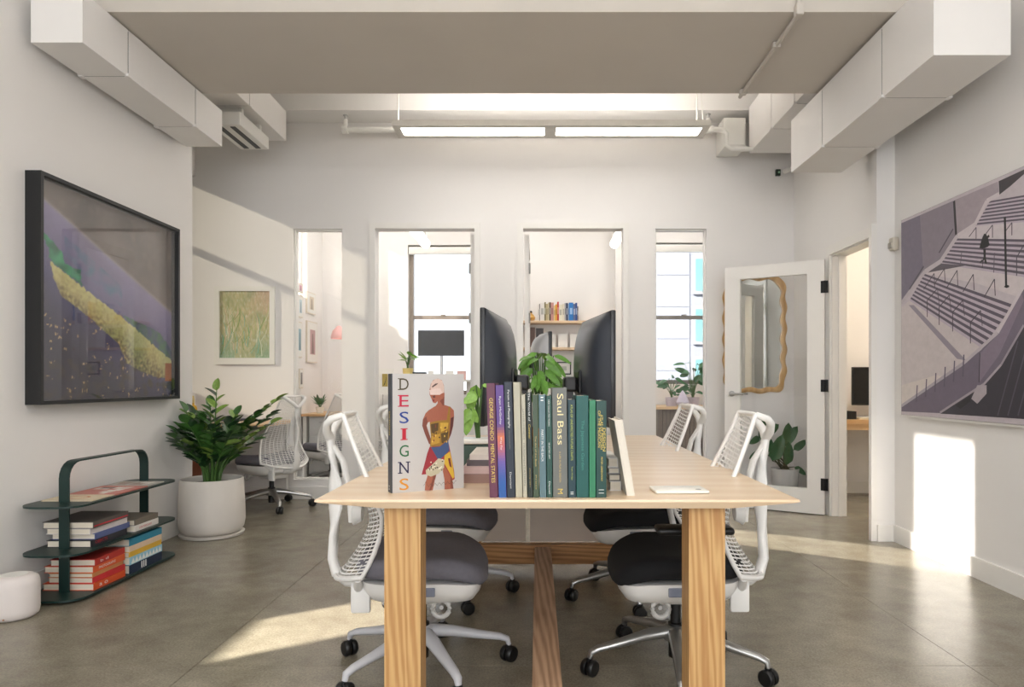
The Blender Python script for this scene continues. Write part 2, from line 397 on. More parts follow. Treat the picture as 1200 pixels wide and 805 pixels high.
for h in RWN:
    window_y('window_%d' % k, h, -3.1, TRIM, 2.28); k += 1  # unseen rear windows added for the lighting, blinds drawn to stop the sun
SUN_DIM = glass('sun_dimming_glass', (0.225, 0.22, 0.205)); SUN_DIM2 = glass('high_dimming_glass', (0.36, 0.36, 0.36))  # pane tints made up to weaken the sun coming through
def window_x(name, hole, x, fm_, bars=(), blind=None, gm=GLASS, t2=0.045):
    y0, y1, z0, z1 = hole; r = thing(name, None, None); struct(r); t = 0.045
    MB().box(x, x + 0.05, y0, y0 + t, z0, z1).box(x, x + 0.05, y1 - t2, y1, z0, z1).box(x, x + 0.05, y0 + t, y1 - t2, z0, z0 + t * 0.6).box(x, x + 0.05, y0 + t, y1 - t2, z1 - t, z1).build('window_frame', fm_, r, bevel=0.003)
    for zb in bars: MB().box(x + 0.005, x + 0.045, y0 + t, y1 - t2, zb - 0.03, zb + 0.03).build('meeting_rail', fm_, r)
    MB().box(x + 0.022, x + 0.027, y0 + t, y1 - t2, z0 + t * 0.6, z1 - t).build('pane', gm, r)
    if blind: MB().box(x + 0.06, x + 0.064, y0 + 0.01, y1 - 0.01, blind, z1 - 0.01).build('added_blind', BLIND, r)
window_x('window_6', RW, XREC - 0.12, TRIM, (2.38,), None, SUN_DIM, 0.008)
window_x('window_7', LW, XL - 0.118, TRIM, (), 0.86)  # blind added out of view to trim the sun patch on the floor
window_x('window_8', CW, -2.735, TRIM, (), None, SUN_DIM2)  # high window added to let the spot beam in
# fixed panes of the two sidelights
for i, s in enumerate((SL1, SL2)):
    r = struct(thing('window_%d' % (9 + i), None, None))
    t = 0.012
    MB().box(s[0], s[0] + t, YB + 0.03, YB + 0.1, ZS, ZT).box(s[1] - t, s[1], YB + 0.03, YB + 0.1, ZS, ZT).box(s[0] + t, s[1] - t, YB + 0.03, YB + 0.1, ZS, ZS + t).box(s[0] + t, s[1] - t, YB + 0.03, YB + 0.1, ZT - t, ZT).build('window_frame', TRIM, r)
    MB().box(s[0] + t, s[1] - t, YB + 0.06, YB + 0.066, ZS + t, ZT - t).build('pane', GLASS, r)

# ---- doors
HINGE_B = mat('black_hinge', (18, 18, 18), 0.45, 0.4)
STEEL = mat('brushed_steel', (190, 190, 190), 0.3, 0.9)
def glass_door(name, hinge, ang, wid, hgt, st=0.15, top=0.13, bot=0.25, hinge_mat=HINGE_B, handle=True, thick=0.042, hz=(), side=1):
    """leaf lies along local +X from the hinge; side = which face carries the hinge plates"""
    r = thing(name, None, None, hinge, ang); struct(r); z0 = 0.008
    MB().box(0, st, 0, thick, z0, hgt).box(wid - st, wid, 0, thick, z0, hgt).box(st, wid - st, 0, thick, hgt - top, hgt).box(st, wid - st, 0, thick, z0, bot).build('door_frame', TRIM, r, bevel=0.003)
    MB().box(st, wid - st, thick / 2 - 0.003, thick / 2 + 0.003, bot, hgt - top).build('pane', GLASS, r)
    for z in hz:
        MB().box(-0.03, 0.028, thick if side > 0 else -0.004, thick + 0.004 if side > 0 else 0, z - 0.05, z + 0.05).lathe([(0.009, z - 0.05), (0.009, z + 0.05)], 10, (-0.004, thick + 0.006 if side > 0 else -0.006, 0)).build('hinge', hinge_mat, r)
    if handle:
        for s in (-1, 1):
            yb = thick if s > 0 else 0
            MB().lathe([(0.026, 0), (0.026, s * 0.01), (0.011, s * 0.012), (0.011, s * 0.05)], 16, (wid - 0.065, yb, 1.0), 'Y').tube([(wid - 0.065, yb + s * 0.045, 1.0), (wid - 0.1, yb + s * 0.05, 1.0), (wid - 0.18, yb + s * 0.048, 0.998)], 0.0095, 8).build('door_handle', STEEL, r, smooth=True)
    return r
hx, hy = 2.385, 5.66
fx, fy = PX(851, 6.10), 6.10
ang = math.atan2(fy - hy, fx - hx)
glass_door('door_1', (hx, hy, 0), ang, math.hypot(fx - hx, fy - hy), 2.115, 0.135, 0.11, 0.215, HINGE_B, True, 0.042, (PZ(336, 5.62), PZ(452, 5.62), PZ(568, 5.62)), 1)
GH = mat('grey_hinge', (150, 148, 144), 0.4, 0.7)
glass_door('door_2', (D1[1] - 0.012, YB + WT + 0.02, 0), R(90), 0.90, ZT - 0.02, 0.1, 0.1, 0.2, GH, True, 0.042, (2.2, 1.72, 0.4), 1)
glass_door('door_3', (D2[0] + 0.054, YB + WT + 0.02, 0), R(90), 0.92, ZT - 0.02, 0.1, 0.1, 0.2, GH, True, 0.042, (2.2, 1.72, 0.4), -1)

# ------------------------------------------------------------------ outside
r = thing('office_building', 'pale office building with teal windows across the street', 'building', (4.0, 15.0, -6))
FAC = mat('pale_facade', (102, 106, 116), 0.8, var=0.02)
TEAL = mat('teal_window_glass', (76, 112, 118), 0.3, var=0.15, scale=0.7)
MB().box(-3.2, 6, 0, 6, 0, 16).build('facade', FAC, r)
pn = MB().box(-0.64, 0.64, -0.012, 0.0, -0.34, 0.34).mesh('cladding_panel', FAC, bevel=0.006)
for i in range(4):
    for j in range(14):
        px_ = (-2.6, -1.3, 0.95, 2.25)[i]
        inst('cladding_panel', pn, Matrix.Translation((px_, 0, 4.2 + j * 0.7)), r)
for j in range(9):
    zc = 5.05 + j * 1.1
    f = MB().box(-0.45, 0.45, -0.05, 0.0, -0.42, 0.42).build('window', mat('facade_window_frame', (112, 114, 120), 0.6), r); f.location = (-0.17, -0.031, zc)
    MB().box(-0.38, 0.38, -0.06, -0.0501, -0.35, 0.35).build('pane', TEAL, f)

# ------------------------------------------------------------------ ceiling services
def duct(name, label, x0, x1, z0, z1, yy, hang=()):
    r = thing(name, label, 'duct', ((x0 + x1) / 2, yy[0], z0)); ox, oy, oz = r.location
    for a, b in zip(yy, yy[1:]):
        MB().box(x0 - ox, x1 - ox, a - oy + 0.005, b - oy - 0.005, 0, z1 - oz).build('duct_section', DUCT, r)
    MB().box(x0 - ox + 0.003, x1 - ox - 0.003, 0.01, yy[-1] - oy - 0.01, 0.003, z1 - oz - 0.008).build('duct_liner', GAP, r)
    for y in yy[1:-1]:
        for s in (x0 - ox, x1 - ox): MB().rbox(s - 0.012, s + 0.012, y - oy - 0.02, y - oy + 0.02, -0.006, 0.012, 0.003).build('clip', DUCT, r)
    return r
duct('air_duct', 'white rectangular air duct along the wall with the black framed picture', -2.55, -2.29, 2.81, 3.07, (3.43, 3.82, 4.57, 4.96))
duct('air_duct', 'white rectangular air duct along the wall with the staircase print', 1.90, 2.27, 2.67, 3.06, (3.27, 3.77, 4.56, 5.12))
duct('air_duct', 'white rectangular duct above the slotted air diffuser', -2.67, -2.26, 3.27, PZ(146, YB), (4.75, 5.36, 6.14))
duct('air_duct', 'white rectangular duct above the open glass door corner', 1.90, 2.30, 3.16, PZ(141, YB), (4.75, 5.05, 5.55, 6.14))
for x in (-2.42, 2.08):   # hangers
    pass
r = thing('air_diffuser', 'white slot diffuser with two black slots under the duct', 'vent', (-2.43, 5.30, 3.10))
MB().rbox(-0.12, 0.12, 0, 0.57, 0, 0.105, 0.006).build('housing', WHITEP, r)
for y in (0.1, 0.45): MB().box(-0.09, 0.09, y, y + 0.04, 0.1051, 0.1699).build('hanger', WHITEP, r)
for x in (-0.055, 0.045): MB().box(x - 0.02, x + 0.02, 0.04, 0.53, -0.004, 0.001).build('slot', BLACK, r)
r = thing('pendant_light', 'long white linear pendant light with two glowing panels', 'lamp', (0, 5.5, 3.17))
lx0, lx1 = PX(459, 5.5), PX(833.5, 5.5); LW_ = 0.29
LITE = emit('lamp_diffuser', (255, 252, 248), 7.0)
UPL = emit('lamp_uplight', (255, 250, 244), 8.5)
xa, xb = PX(638.5, 5.5), PX(652, 5.5); e = 0.058
MB().box(lx0, lx1, 0, e, 0, 0.045).box(lx0, lx1, LW_ - e, LW_, 0, 0.045).box(lx0, lx0 + e, e, LW_ - e, 0, 0.045).box(lx1 - e, lx1, e, LW_ - e, 0, 0.045).box(xa, xb, e, LW_ - e, 0, 0.045).build('housing', mat('lamp_body', (226, 222, 214), 0.5), r)
MB().box(lx0 + e, xa, e, LW_ - e, 0.008, 0.013).build('diffuser', LITE, r); MB().box(xb, lx1 - e, e, LW_ - e, 0.008, 0.013).build('diffuser', LITE, r)
MB().box(lx0 + e, lx1 - e, 0.07, LW_ - 0.07, 0.046, 0.05).build('uplight_panel', UPL, r)
for x in (PX(461, 5.5), PX(820, 5.5)):
    MB().tube([(x + 0.01, 0.14, 0.045), (x + 0.01, 0.14, ZC - 3.17)], 0.006, 6).build('suspension_rod', WHITEP, r)
MB().tube([(PX(829, 5.5), 0.14, 0.045), (PX(827, 5.5), 0.15, 0.3), (PX(823, 5.5), 0.15, ZC - 3.17)], 0.004, 6).build('cord', WHITEP, r)
for j, yy in enumerate((1.6, -1.4)):  # unseen pendants added for general room light
    q = copy_tree(r); q.location = (0, yy, 3.17); tag(q, ['added unseen pendant light before the dropped beam', 'added unseen pendant light nearest the rear windows'][j])
# sprinkler pipe
r = thing('sprinkler_pipe', 'white sprinkler pipe running along behind the pendant light', 'pipe', (0, 6.0, 3.32))
MB().tube([(PX(404, 6), 0, 0), (1.62, 0, 0)], 0.024, 12).build('pipe', WHITEP, r, smooth=True)
x = PX(405, 6); MB().lathe([(0.034, -0.03), (0.034, 0.02)], 12, (x, 0, 0), 'X').tube([(x, 0, 0), (x, 0, 0.09)], 0.02, 10).build('elbow', WHITEP, r, smooth=True)
MB().lathe([(0.012, 0.09), (0.012, 0.12), (0.022, 0.122), (0.022, 0.128)], 12, (x, 0, 0)).build('sprinkler_head', STEEL, r)
x = 1.50; MB().lathe([(0.034, -0.04), (0.034, 0.04)], 12, (x, 0, 0), 'X').tube([(x, 0, 0.02), (x, 0, 0.1)], 0.018, 10).build('tee', WHITEP, r, smooth=True)
MB().lathe([(0.012, 0.1), (0.012, 0.13), (0.022, 0.132), (0.022, 0.138)], 12, (x, 0, 0)).build('sprinkler_head', STEEL, r)
MB().tube([(1.62, 0, 0), (1.66, 0, -0.03), (1.66, 0, -0.14), (1.70, 0, -0.17), (1.89, 0, -0.17)], 0.02, 10).build('drop_pipe', WHITEP, r, smooth=True)
r = thing('junction_box', 'white junction box beside the duct on the back wall', 'box', (1.78, 6.16, 3.22))
MB().rbox(-0.1, 0.1, 0, 0.27, 0, 0.27, 0.008).build('box_body', WHITEP, r); MB().rbox(-0.085, 0.085, -0.008, 0.002, 0.02, 0.25, 0.003).build('cover', WHITEP, r)
r = thing('conduit', 'thin conduit pipe crossing the underside of the dropped beam', 'pipe', (1.39, 3.63, 3.06))
MB().tube([(0, 0.0, 0.85), (0, 0.0, 0.03), (0, 0.02, 0.0), (0, 1.06, 0.0)], 0.0125, 8).build('pipe', SOFF, r, smooth=True)
MB().rbox(-0.02, 0.02, -0.022, 0.03, -0.012, 0.05, 0.006).build('elbow', SOFF, r)
for y in (0.35, 0.99): MB().rbox(-0.022, 0.022, y - 0.02, y + 0.02, -0.014, 0.018, 0.004).build('clip', SOFF, r)
r = thing('wall_sensor', 'small dark green sensor high on the back wall', 'sensor', (PX(911, YB), YB, PZ(203, YB)))
MB().rbox(-0.022, 0.022, -0.03, 0, -0.03, 0.03, 0.004).build('sensor_body', mat('dark_green_plastic', (30, 48, 36), 0.4), r); MB().lathe([(0.01, -0.036), (0.01, -0.028)], 12, (0.004, 0, 0), 'Y').build('lens', mat('pale_lens', (150, 190, 160), 0.3), r)
MB().tube([(0.06, -0.02, 0.01), (0.2, -0.3, 0.04), (0.28, -0.9, 0.1)], 0.022, 10).build('feed_pipe', WHITEP, r)
r = thing('motion_detector', 'small white motion detector beside the staircase print', 'sensor', (XR, 4.70, PZ(286, 4.7)))
MB().rbox(-0.045, 0, -0.03, 0.03, -0.045, 0.045, 0.01).build('detector_body', mat('ivory_plastic', (214, 206, 192), 0.5), r); MB().rbox(-0.055, -0.04, -0.02, 0.02, -0.03, 0.01, 0.004).build('lens', mat('grey_lens', (170, 165, 155), 0.4), r)
# back room tube lights, then fill panels added out of view
for i, (u, v) in enumerate(((492, 278), (719, 276))):
    y = 7.6; r = thing('ceiling_tube_light', ['white tube light on the ceiling before the bright office window', 'white tube light on the ceiling above the book shelves'][i], 'lamp', ((-1.31, 0.90)[i], 7.45, 2.72))
    MB().lathe([(0.04, -0.55), (0.055, -0.54), (0.055, 0.54), (0.04, 0.55)], 20, (0, 0, 0), 'Y').build('tube', emit('tube_glow', (255, 252, 246), 1.6), r, smooth=True)
    MB().rbox(-0.04, 0.04, -0.4, 0.4, 0.045, 0.09, 0.008).build('housing', WHITEP, r)
    for s in (-0.3, 0.3): MB().tube([(0, s, 0.08), (0, s, 0.82)], 0.006, 6).build('suspension_rod', WHITEP, r)
r = thing('fill_panel_light', 'added unseen fill panel in the side room', 'lamp', (3.5, 5.4, 3.15))  # panel added out of view to brighten the side room
MB().rbox(-0.32, 0.32, -0.32, 0.32, 0.0, 0.0499, 0.01).build('housing', WHITEP, r); MB().box(-0.28, 0.28, -0.28, 0.28, -0.006, -0.0005).build('diffuser', emit('warm_panel', (255, 240, 218), 26.0), r)
for i, x in enumerate((-1.9, -0.2, 1.6)):  # panels added above the visible part to brighten the back room
    r = thing('fill_panel_light', ['added unseen fill panel above the desk with the pink lamp', 'added unseen fill panel above the book shelves', 'added unseen fill panel above the plants at the window'][i], 'lamp', (x, 7.35, 3.45))
    MB().rbox(-0.32, 0.32, -0.32, 0.32, 0.0, 0.0499, 0.01).build('housing', WHITEP, r); MB().box(-0.28, 0.28, -0.28, 0.28, -0.006, -0.0005).build('diffuser', emit('neutral_panel', (255, 250, 244), 8.0), r)
# ------------------------------------------------------------------ big desk
OAKX = wood('light_oak_top', (222, 192, 156), (234, 210, 180), 0, 5.0, 0.3, 5.0)
PINEZ = wood('pine_leg', (176, 126, 74), (208, 168, 112), 2, 30.0, 0.5, 9.0)
PINEY = wood('pine_beam', (148, 112, 84), (196, 162, 132), 1, 24.0, 0.5, 7.0)
PINEX = wood('pine_crossbeam', (150, 100, 58), (200, 150, 96), 0, 24.0, 0.5, 7.0)
TX0, TX1, TY0, TY1, TZ = -0.647, 0.76, 1.975, 4.39, 0.76
tcx, tcy = (TX0 + TX1) / 2, (TY0 + TY1) / 2
t = thing('work_table', 'large light oak work table with thick pine legs', 'table', (tcx, tcy, 0))
hw, hl = (TX1 - TX0) / 2, (TY1 - TY0) / 2
b = MB()
rings = []
for (ix, iy, z) in ((0.2, 0.012, TZ - 0.027), (0.012, 0.001, TZ - 0.009), (0, 0, TZ - 0.006), (0.002, 0.002, TZ)):
    rings.append([b.bm.verts.new((sx * (hw - ix), sy * (hl - iy), z)) for sx, sy in ((-1, -1), (1, -1), (1, 1), (-1, 1))])
for A, B in zip(rings, rings[1:]):
    for i in range(4): b.bm.faces.new((A[i], A[(i + 1) % 4], B[(i + 1) % 4], B[i]))
b.bm.faces.new(rings[0][::-1]); b.bm.faces.new(rings[-1])
b.build('tabletop', OAKX, t)
for sx, sy in ((-1, -1), (1, -1), (-1, 1), (1, 1)):
    cx = (-0.403 if sx < 0 else 0.505) - tcx; cy = (2.085 if sy < 0 else 4.20) - tcy
    MB().box(cx - 0.054, cx + 0.054, cy - 0.05, cy + 0.05, 0, TZ - 0.028).build('leg', PINEZ, t, bevel=0.003)
MB().box(0.03 - 0.047 - tcx, 0.03 + 0.047 - tcx, 2.13 - tcy, 3.94 - tcy, 0.06, 0.15).build('stretcher', PINEY, t, bevel=0.003)
MB().box(-0.345 - tcx, 0.45 - tcx, 3.945 - tcy, 4.01 - tcy, 0.05, 0.16).build('cross_beam', PINEX, t, bevel=0.003)
MB().box(-0.345 - tcx, 0.45 - tcx, 2.055 - tcy, 2.12 - tcy, 0.05, 0.16).build('cross_beam', PINEX, t, bevel=0.003) if False else None
PANEL = mat('pale_laminate', (212, 200, 188), 0.55, var=0.02)
for a, c in ((-0.345, -0.07), (-0.045, 0.449)):
    MB().box(a - tcx, c - tcx, 4.03 - tcy, 4.05 - tcy, 0.162, TZ - 0.03).build('modesty_panel', PANEL, t, bevel=0.002)
CABLE = mat('black_cable', (16, 16, 17), 0.5)
r = thing('power_cable', 'black power cable lying under the work table behind the cross beam', 'cable', (0, 4.2, 0))
MB().tube([(-0.34 + 0.06 * i, 0.0 + 0.05 * math.sin(i * 1.3), 0.008) for i in range(13)], 0.0078, 6).tube([(-0.2 + 0.05 * i, 0.09 + 0.04 * math.sin(i * 1.9), 0.007) for i in range(10)], 0.0065, 6).build('cable', CABLE, r, smooth=True)
MB().rbox(0.12, 0.42, -0.05, 0.02, 0.0, 0.045, 0.006).build('power_strip', CABLE, r) if False else None

# ------------------------------------------------------------------ task chairs
CHW = mat('chair_white_polymer', (236, 234, 230), 0.45, var=0.01)
LILAC = mat('grey_lilac_fabric', (112, 110, 118), 0.9, var=0.06, scale=60, bump=0.2, bscale=400)
BFAB = mat('black_fabric', (17, 17, 20), 0.9, var=0.1, scale=60, bump=0.2, bscale=400)
ALU = mat('satin_aluminium', (176, 176, 174), 0.28, 0.85, var=0.03)
GREYP = mat('grey_painted_base', (196, 196, 200), 0.4, 0.0, var=0.02)
LBL = mat('grey_blue_tag', (128, 134, 150), 0.5)
def lattice_pt(s, tt):
    """backrest surface: s 0..1 bottom to top, tt -1..1 across; chair faces +X"""
    wd = 0.105 + 0.135 * (1 - s) ** 1.15
    z = 0.40 + 0.58 * s
    if s < 0.36: x = -0.195 - 0.125 * ((0.36 - s) / 0.36) ** 1.5
    else: x = -0.195 - 0.09 * ((s - 0.36) / 0.64) ** 1.3
    x += (0.13 * (1 - s) ** 1.6 + 0.012) * tt * tt
    return Vector((x, wd * tt, z - (0.028 - 0.01 * s) * (1 - tt * tt) * (1 if s < 0.98 else 0) + 0.02 * tt * tt * (1 - s)))
def make_lattice(nu=14, nv=38):
    bm = bmesh.new(); g = [[bm.verts.new(lattice_pt((j / nv) ** 1.15, -1 + 2 * i / nu)) for i in range(nu + 1)] for j in range(nv + 1)]
    fs = [bm.faces.new((g[j][i], g[j][i + 1], g[j + 1][i + 1], g[j + 1][i])) for j in range(nv) for i in range(nu)]
    bmesh.ops.wireframe(bm, faces=fs, thickness=0.008, offset=0.0, use_replace=True, use_boundary=True, use_even_offset=False)
    m = MB.__new__(MB); m.bm = bm; return m
def make_chair(label, seatm, basem, arms=False, tagm=True):
    t = thing('task_chair', label, 'chair', (0, 0, 0), 0, 'white web-backed task chairs')
    # seat cushion: rounded slab with a waterfall front
    b = MB(); n = 40; rings = []
    for (sc, z, dx) in ((0.80, 0.392, 0.0), (0.95, 0.398, 0), (1.0, 0.418, 0), (1.0, 0.44, 0), (0.965, 0.460, 0), (0.88, 0.470, 0), (0.5, 0.466, 0), (0.1, 0.464, 0)):
        ring = []
        for i in range(n):
            a = 2 * math.pi * i / n; ca, sa = math.cos(a), math.sin(a); p = 2 / 3.6
            x = 0.015 + 0.24 * sc * math.copysign(abs(ca) ** p, ca); y = 0.25 * sc * math.copysign(abs(sa) ** p, sa)
            ring.append(b.bm.verts.new((x, y, z - 0.05 * max(0, (x - 0.09) / 0.16) ** 2 + 0.012 * (y / 0.25) ** 2)))
        rings.append(ring)
    for A, B in zip(rings, rings[1:]):
        for i in range(n): b.bm.faces.new((A[i], A[(i + 1) % n], B[(i + 1) % n], B[i]))
    b.bm.faces.new(rings[0][::-1]); b.bm.faces.new(rings[-1]); b.build('seat', seatm, t, smooth=60)
    b = MB(); rings = []
    for (sx, sy, z) in ((0.12, 0.12, 0.300), (0.17, 0.17, 0.306), (0.195, 0.215, 0.325), (0.215, 0.24, 0.36), (0.222, 0.246, 0.394)):
        ring = []
        for i in range(n):
            a = 2 * math.pi * i / n; ca, sa = math.cos(a), math.sin(a); p = 2 / 4.0
            x = 0.015 + sx * math.copysign(abs(ca) ** p, ca)
            ring.append(b.bm.verts.new((x, sy * math.copysign(abs(sa) ** p, sa), z - 0.03 * max(0, (x - 0.09) / 0.16) ** 2)))
        rings.append(ring)
    for A, B in zip(rings, rings[1:]):
        for i in range(n): b.bm.faces.new((A[i], A[(i + 1) % n], B[(i + 1) % n], B[i]))
    b.bm.faces.new(rings[0][::-1]); b.bm.faces.new(rings[-1]); b.build('seat_shell', CHW, t, smooth=60)
    if tagm:
        for s in (-1, 1): MB().rbox(0.02, 0.075, s * 0.246 - 0.004, s * 0.246 + 0.004, 0.352, 0.384, 0.0035).build('tension_tag', LBL, t)
    MB().rbox(-0.13, 0.10, -0.065, 0.065, 0.265, 0.318, 0.012).build('tilt_mechanism', CHW, t, smooth=True)
    for s in (-1, 1):
        MB().tube([(0.09, s * 0.06, 0.29), (0.09, s * 0.17, 0.29)], 0.008, 8).tube([(0.09 + 0.03 * math.cos(a * math.pi / 8), s * 0.18, 0.29 + 0.03 * math.sin(a * math.pi / 8)) for a in range(16)], 0.009, 8, closed=True).build('adjustment_ring', mat('grey_plastic', (196, 194, 190), 0.4), t, smooth=True)
    MB().lathe([(0.03, 0.12), (0.03, 0.18), (0.02, 0.182), (0.02, 0.27)], 20).lathe([(0.028, 0.05), (0.028, 0.12)], 16).build('gas_column', BLACK, t, smooth=True)
    bs = MB(); bs.lathe([(0.045, 0.115), (0.048, 0.125), (0.046, 0.165), (0.036, 0.172)], 24); bs.build('hub', basem, t, smooth=True)
    wheel = None
    for i in range(5):
        a = R(10 + 72 * i); c, s = math.cos(a), math.sin(a)
        path = [(0.03, 0.148), (0.12, 0.138), (0.22, 0.116), (0.305, 0.1), (0.334, 0.088), (0.34, 0.066)]
        lg = MB().tube([(q * c, q * s, z) for q, z in path], [0.032, 0.028, 0.022, 0.018, 0.016, 0.012], 10, flat=(1.0, 0.75)).build('base_leg', basem, t, smooth=60)
        if wheel is None:
            wb = MB()
            for s2 in (-1, 1): wb.lathe([(0.012, s2 * 0.003), (0.029, s2 * 0.004), (0.031, s2 * 0.008), (0.031, s2 * 0.02), (0.026, s2 * 0.026), (0.008, s2 * 0.027)], 20, (0, 0, 0.031), 'Y')
            wb.rbox(-0.014, 0.014, -0.004, 0.004, 0.031, 0.068, 0.003); wheel = wb.mesh('caster', BLACK, smooth=True)
        inst('caster', wheel, Matrix.Translation((0.34 * c, 0.34 * s, 0)) @ Matrix.Rotation(a + 0.7 + i, 4, 'Z'), t)
    make_lattice().build('backrest', CHW, t, smooth=60)
    rim = [lattice_pt(0, -1 + i / 8) for i in range(17)] + [lattice_pt(i / 14, 1) for i in range(1, 15)] + [lattice_pt(1, 1 - i / 5) for i in range(1, 11)] + [lattice_pt(1 - i / 14, -1) for i in range(1, 14)]
    MB().tube(rim, 0.009, 8, closed=True).build('backrest_rim', CHW, t, smooth=60)
    # rear tower: spine rising from the seat, forked at the top
    sp = [(-0.10, 0.33), (-0.2, 0.332), (-0.28, 0.345), (-0.322, 0.375), (-0.337, 0.43), (-0.332, 0.52), (-0.326, 0.62), (-0.327, 0.72), (-0.336, 0.82), (-0.346, 0.90)]
    MB().tube([(x, 0, z) for x, z in sp], [0.03, 0.03, 0.028, 0.025, 0.023, 0.0215, 0.0205, 0.02, 0.019, 0.018], 12, flat=(1.25, 0.8)).build('spine', CHW, t, smooth=60)
    for s in (-1, 1):
        e = lattice_pt(1, s * 0.96)
        MB().tube([(-0.345, 0, 0.885), (-0.348, s * 0.04, 0.915), (-0.338, s * 0.078, 0.945), (-0.318, s * 0.098, 0.966), tuple(e)], [0.017, 0.0165, 0.0155, 0.014, 0.012], 10).build('fork_arm', CHW, t, smooth=60)
        lo = lattice_pt(0, s * 0.93)
        MB().tube([(-0.20, s * 0.05, 0.345), (-0.21, s * 0.14, 0.352), tuple(lo + Vector((0.0, -s * 0.01, -0.005)))], [0.022, 0.019, 0.013], 10).build('lower_bracket', CHW, t, smooth=60)
        MB().rbox(-0.235, -0.165, s * 0.15 - 0.012, s * 0.15 + 0.012, 0.27, 0.40, 0.008, M=Matrix.Rotation(R(0), 4, 'Y')).build('side_plate', CHW, t, smooth=True)
    MB().tube([(-0.335, 0, 0.86), (-0.298, 0, 0.8), (-0.272, 0, 0.70), (-0.262, 0, 0.57)], [0.013, 0.016, 0.018, 0.02], 10, flat=(1.5, 0.7)).build('lumbar_strut', CHW, t, smooth=60)
    MB().lathe([(0.0, -0.265), (0.035, -0.263), (0.045, -0.255), (0.03, -0.225), (0, -0.222)], 20, (0, 0, 0.60), 'X', cap=False).build('lumbar_pad', CHW, t, smooth=True)
    if arms:
        for s in (-1, 1):
            MB().tube([(-0.06, s * 0.2, 0.345), (-0.07, s * 0.29, 0.36), (-0.06, s * 0.305, 0.45), (-0.03, s * 0.305, 0.585)], [0.016, 0.017, 0.017, 0.016], 10, flat=(1.5, 0.8)).build('arm_post', CHW, t, smooth=60)
            MB().rbox(-0.13, 0.13, s * 0.305 - 0.042, s * 0.305 + 0.042, 0.588, 0.614, 0.012, 3).build('arm_pad', BLACK, t, smooth=True)
    return t
def put(ch, x, y, a, label=None):
    ch.location = (x, y, 0); ch.rotation_euler = (0, 0, R(a))
    if label: ch['label'] = label
    return ch
cA = put(make_chair('white web-backed task chair with grey-lilac seat at table corner beside the fashion book', LILAC, GREYP), -0.445, 2.62, 3)
cB = put(make_chair('white web-backed task chair with black seat and black arm pads at the table', BFAB, ALU, True), 0.53, 2.62, 180)
cD = put(make_chair('white web-backed task chair with black seat, farther along beside the open glass door', BFAB, ALU), 0.50, 3.52, 184)
cC = put(copy_tree(cA), -0.47, 3.55, -4, 'white web-backed task chair with grey-lilac seat farther along the table')
c1 = put(make_chair('white web-backed task chair behind the large potted plant by the wall desk', LILAC, ALU, False, False), -2.33, 5.98, 148)
c2 = put(copy_tree(c1), PX(388, 7.15), 7.15, 135, 'white web-backed task chair seen through the glass below the pink lamp')
c3 = put(copy_tree(c1), PX(468, 7.25), 7.25, 20, 'white web-backed task chair in the doorway behind the fashion book')

# ------------------------------------------------------------------ leaves
def leaf_mesh(name, m, L=1.0, Wd=0.42, fold=0.12, droop=0.12, n=6, tip=0.7, base=0.55):
    bm = bmesh.new(); rows = []
    for i in range(n + 1):
        s = i / n; wdt = Wd * 0.5 * (math.sin(math.pi * s ** tip)) ** base if 0 < s < 1 else 0.0
        z = -droop * s * s
        rows.append([bm.verts.new((x * wdt, s * L, z + fold * abs(x) * wdt * 2)) for x in ((-1, -0.5, 0, 0.5, 1) if 0 < s < 1 else (0,))])
    for A, B in zip(rows, rows[1:]):
        if len(A) == 1:
            for k in range(4): bm.faces.new((A[0], B[k + 1], B[k]))
        elif len(B) == 1:
            for k in range(4): bm.faces.new((A[k], A[k + 1], B[0]))
        else:
            for k in range(4): bm.faces.new((A[k], A[k + 1], B[k + 1], B[k]))
    me = bpy.data.meshes.new(name); bm.to_mesh(me); bm.free()
    me.polygons.foreach_set('use_smooth', [True] * len(me.polygons)); me.materials.append(m); return me
def leafmat(name, rgb, rough=0.35):
    m = mat(name, rgb, rough, var=0.22, scale=5, spec=0.5); return m
G1 = leafmat('zz_leaf_green', (62, 104, 46), 0.3); G1b = leafmat('zz_leaf_dark', (34, 66, 36), 0.3); G1c = leafmat('zz_leaf_fresh', (128, 160, 74), 0.35)
G2 = leafmat('money_tree_green', (104, 156, 62), 0.4); G3 = leafmat('rubber_leaf_green', (56, 96, 58), 0.3); G4 = leafmat('bright_leaf', (130, 172, 74), 0.4)
STEM = mat('green_stem', (70, 104, 48), 0.5)
def leaf_M(p, d, L, roll=0.0, upv=(0, 0, 1)):
    y = Vector(d).normalized(); z = Vector(upv); x = y.cross(z)
    if x.length < 0.05: x = y.cross(Vector((1, 0, 0)))
    x.normalize(); z = x.cross(y); M = Matrix((x, y, z)).transposed().to_4x4()
    return Matrix.Translation(p) @ M @ Matrix.Rotation(roll, 4, 'Y') @ Matrix.Scale(L, 4)
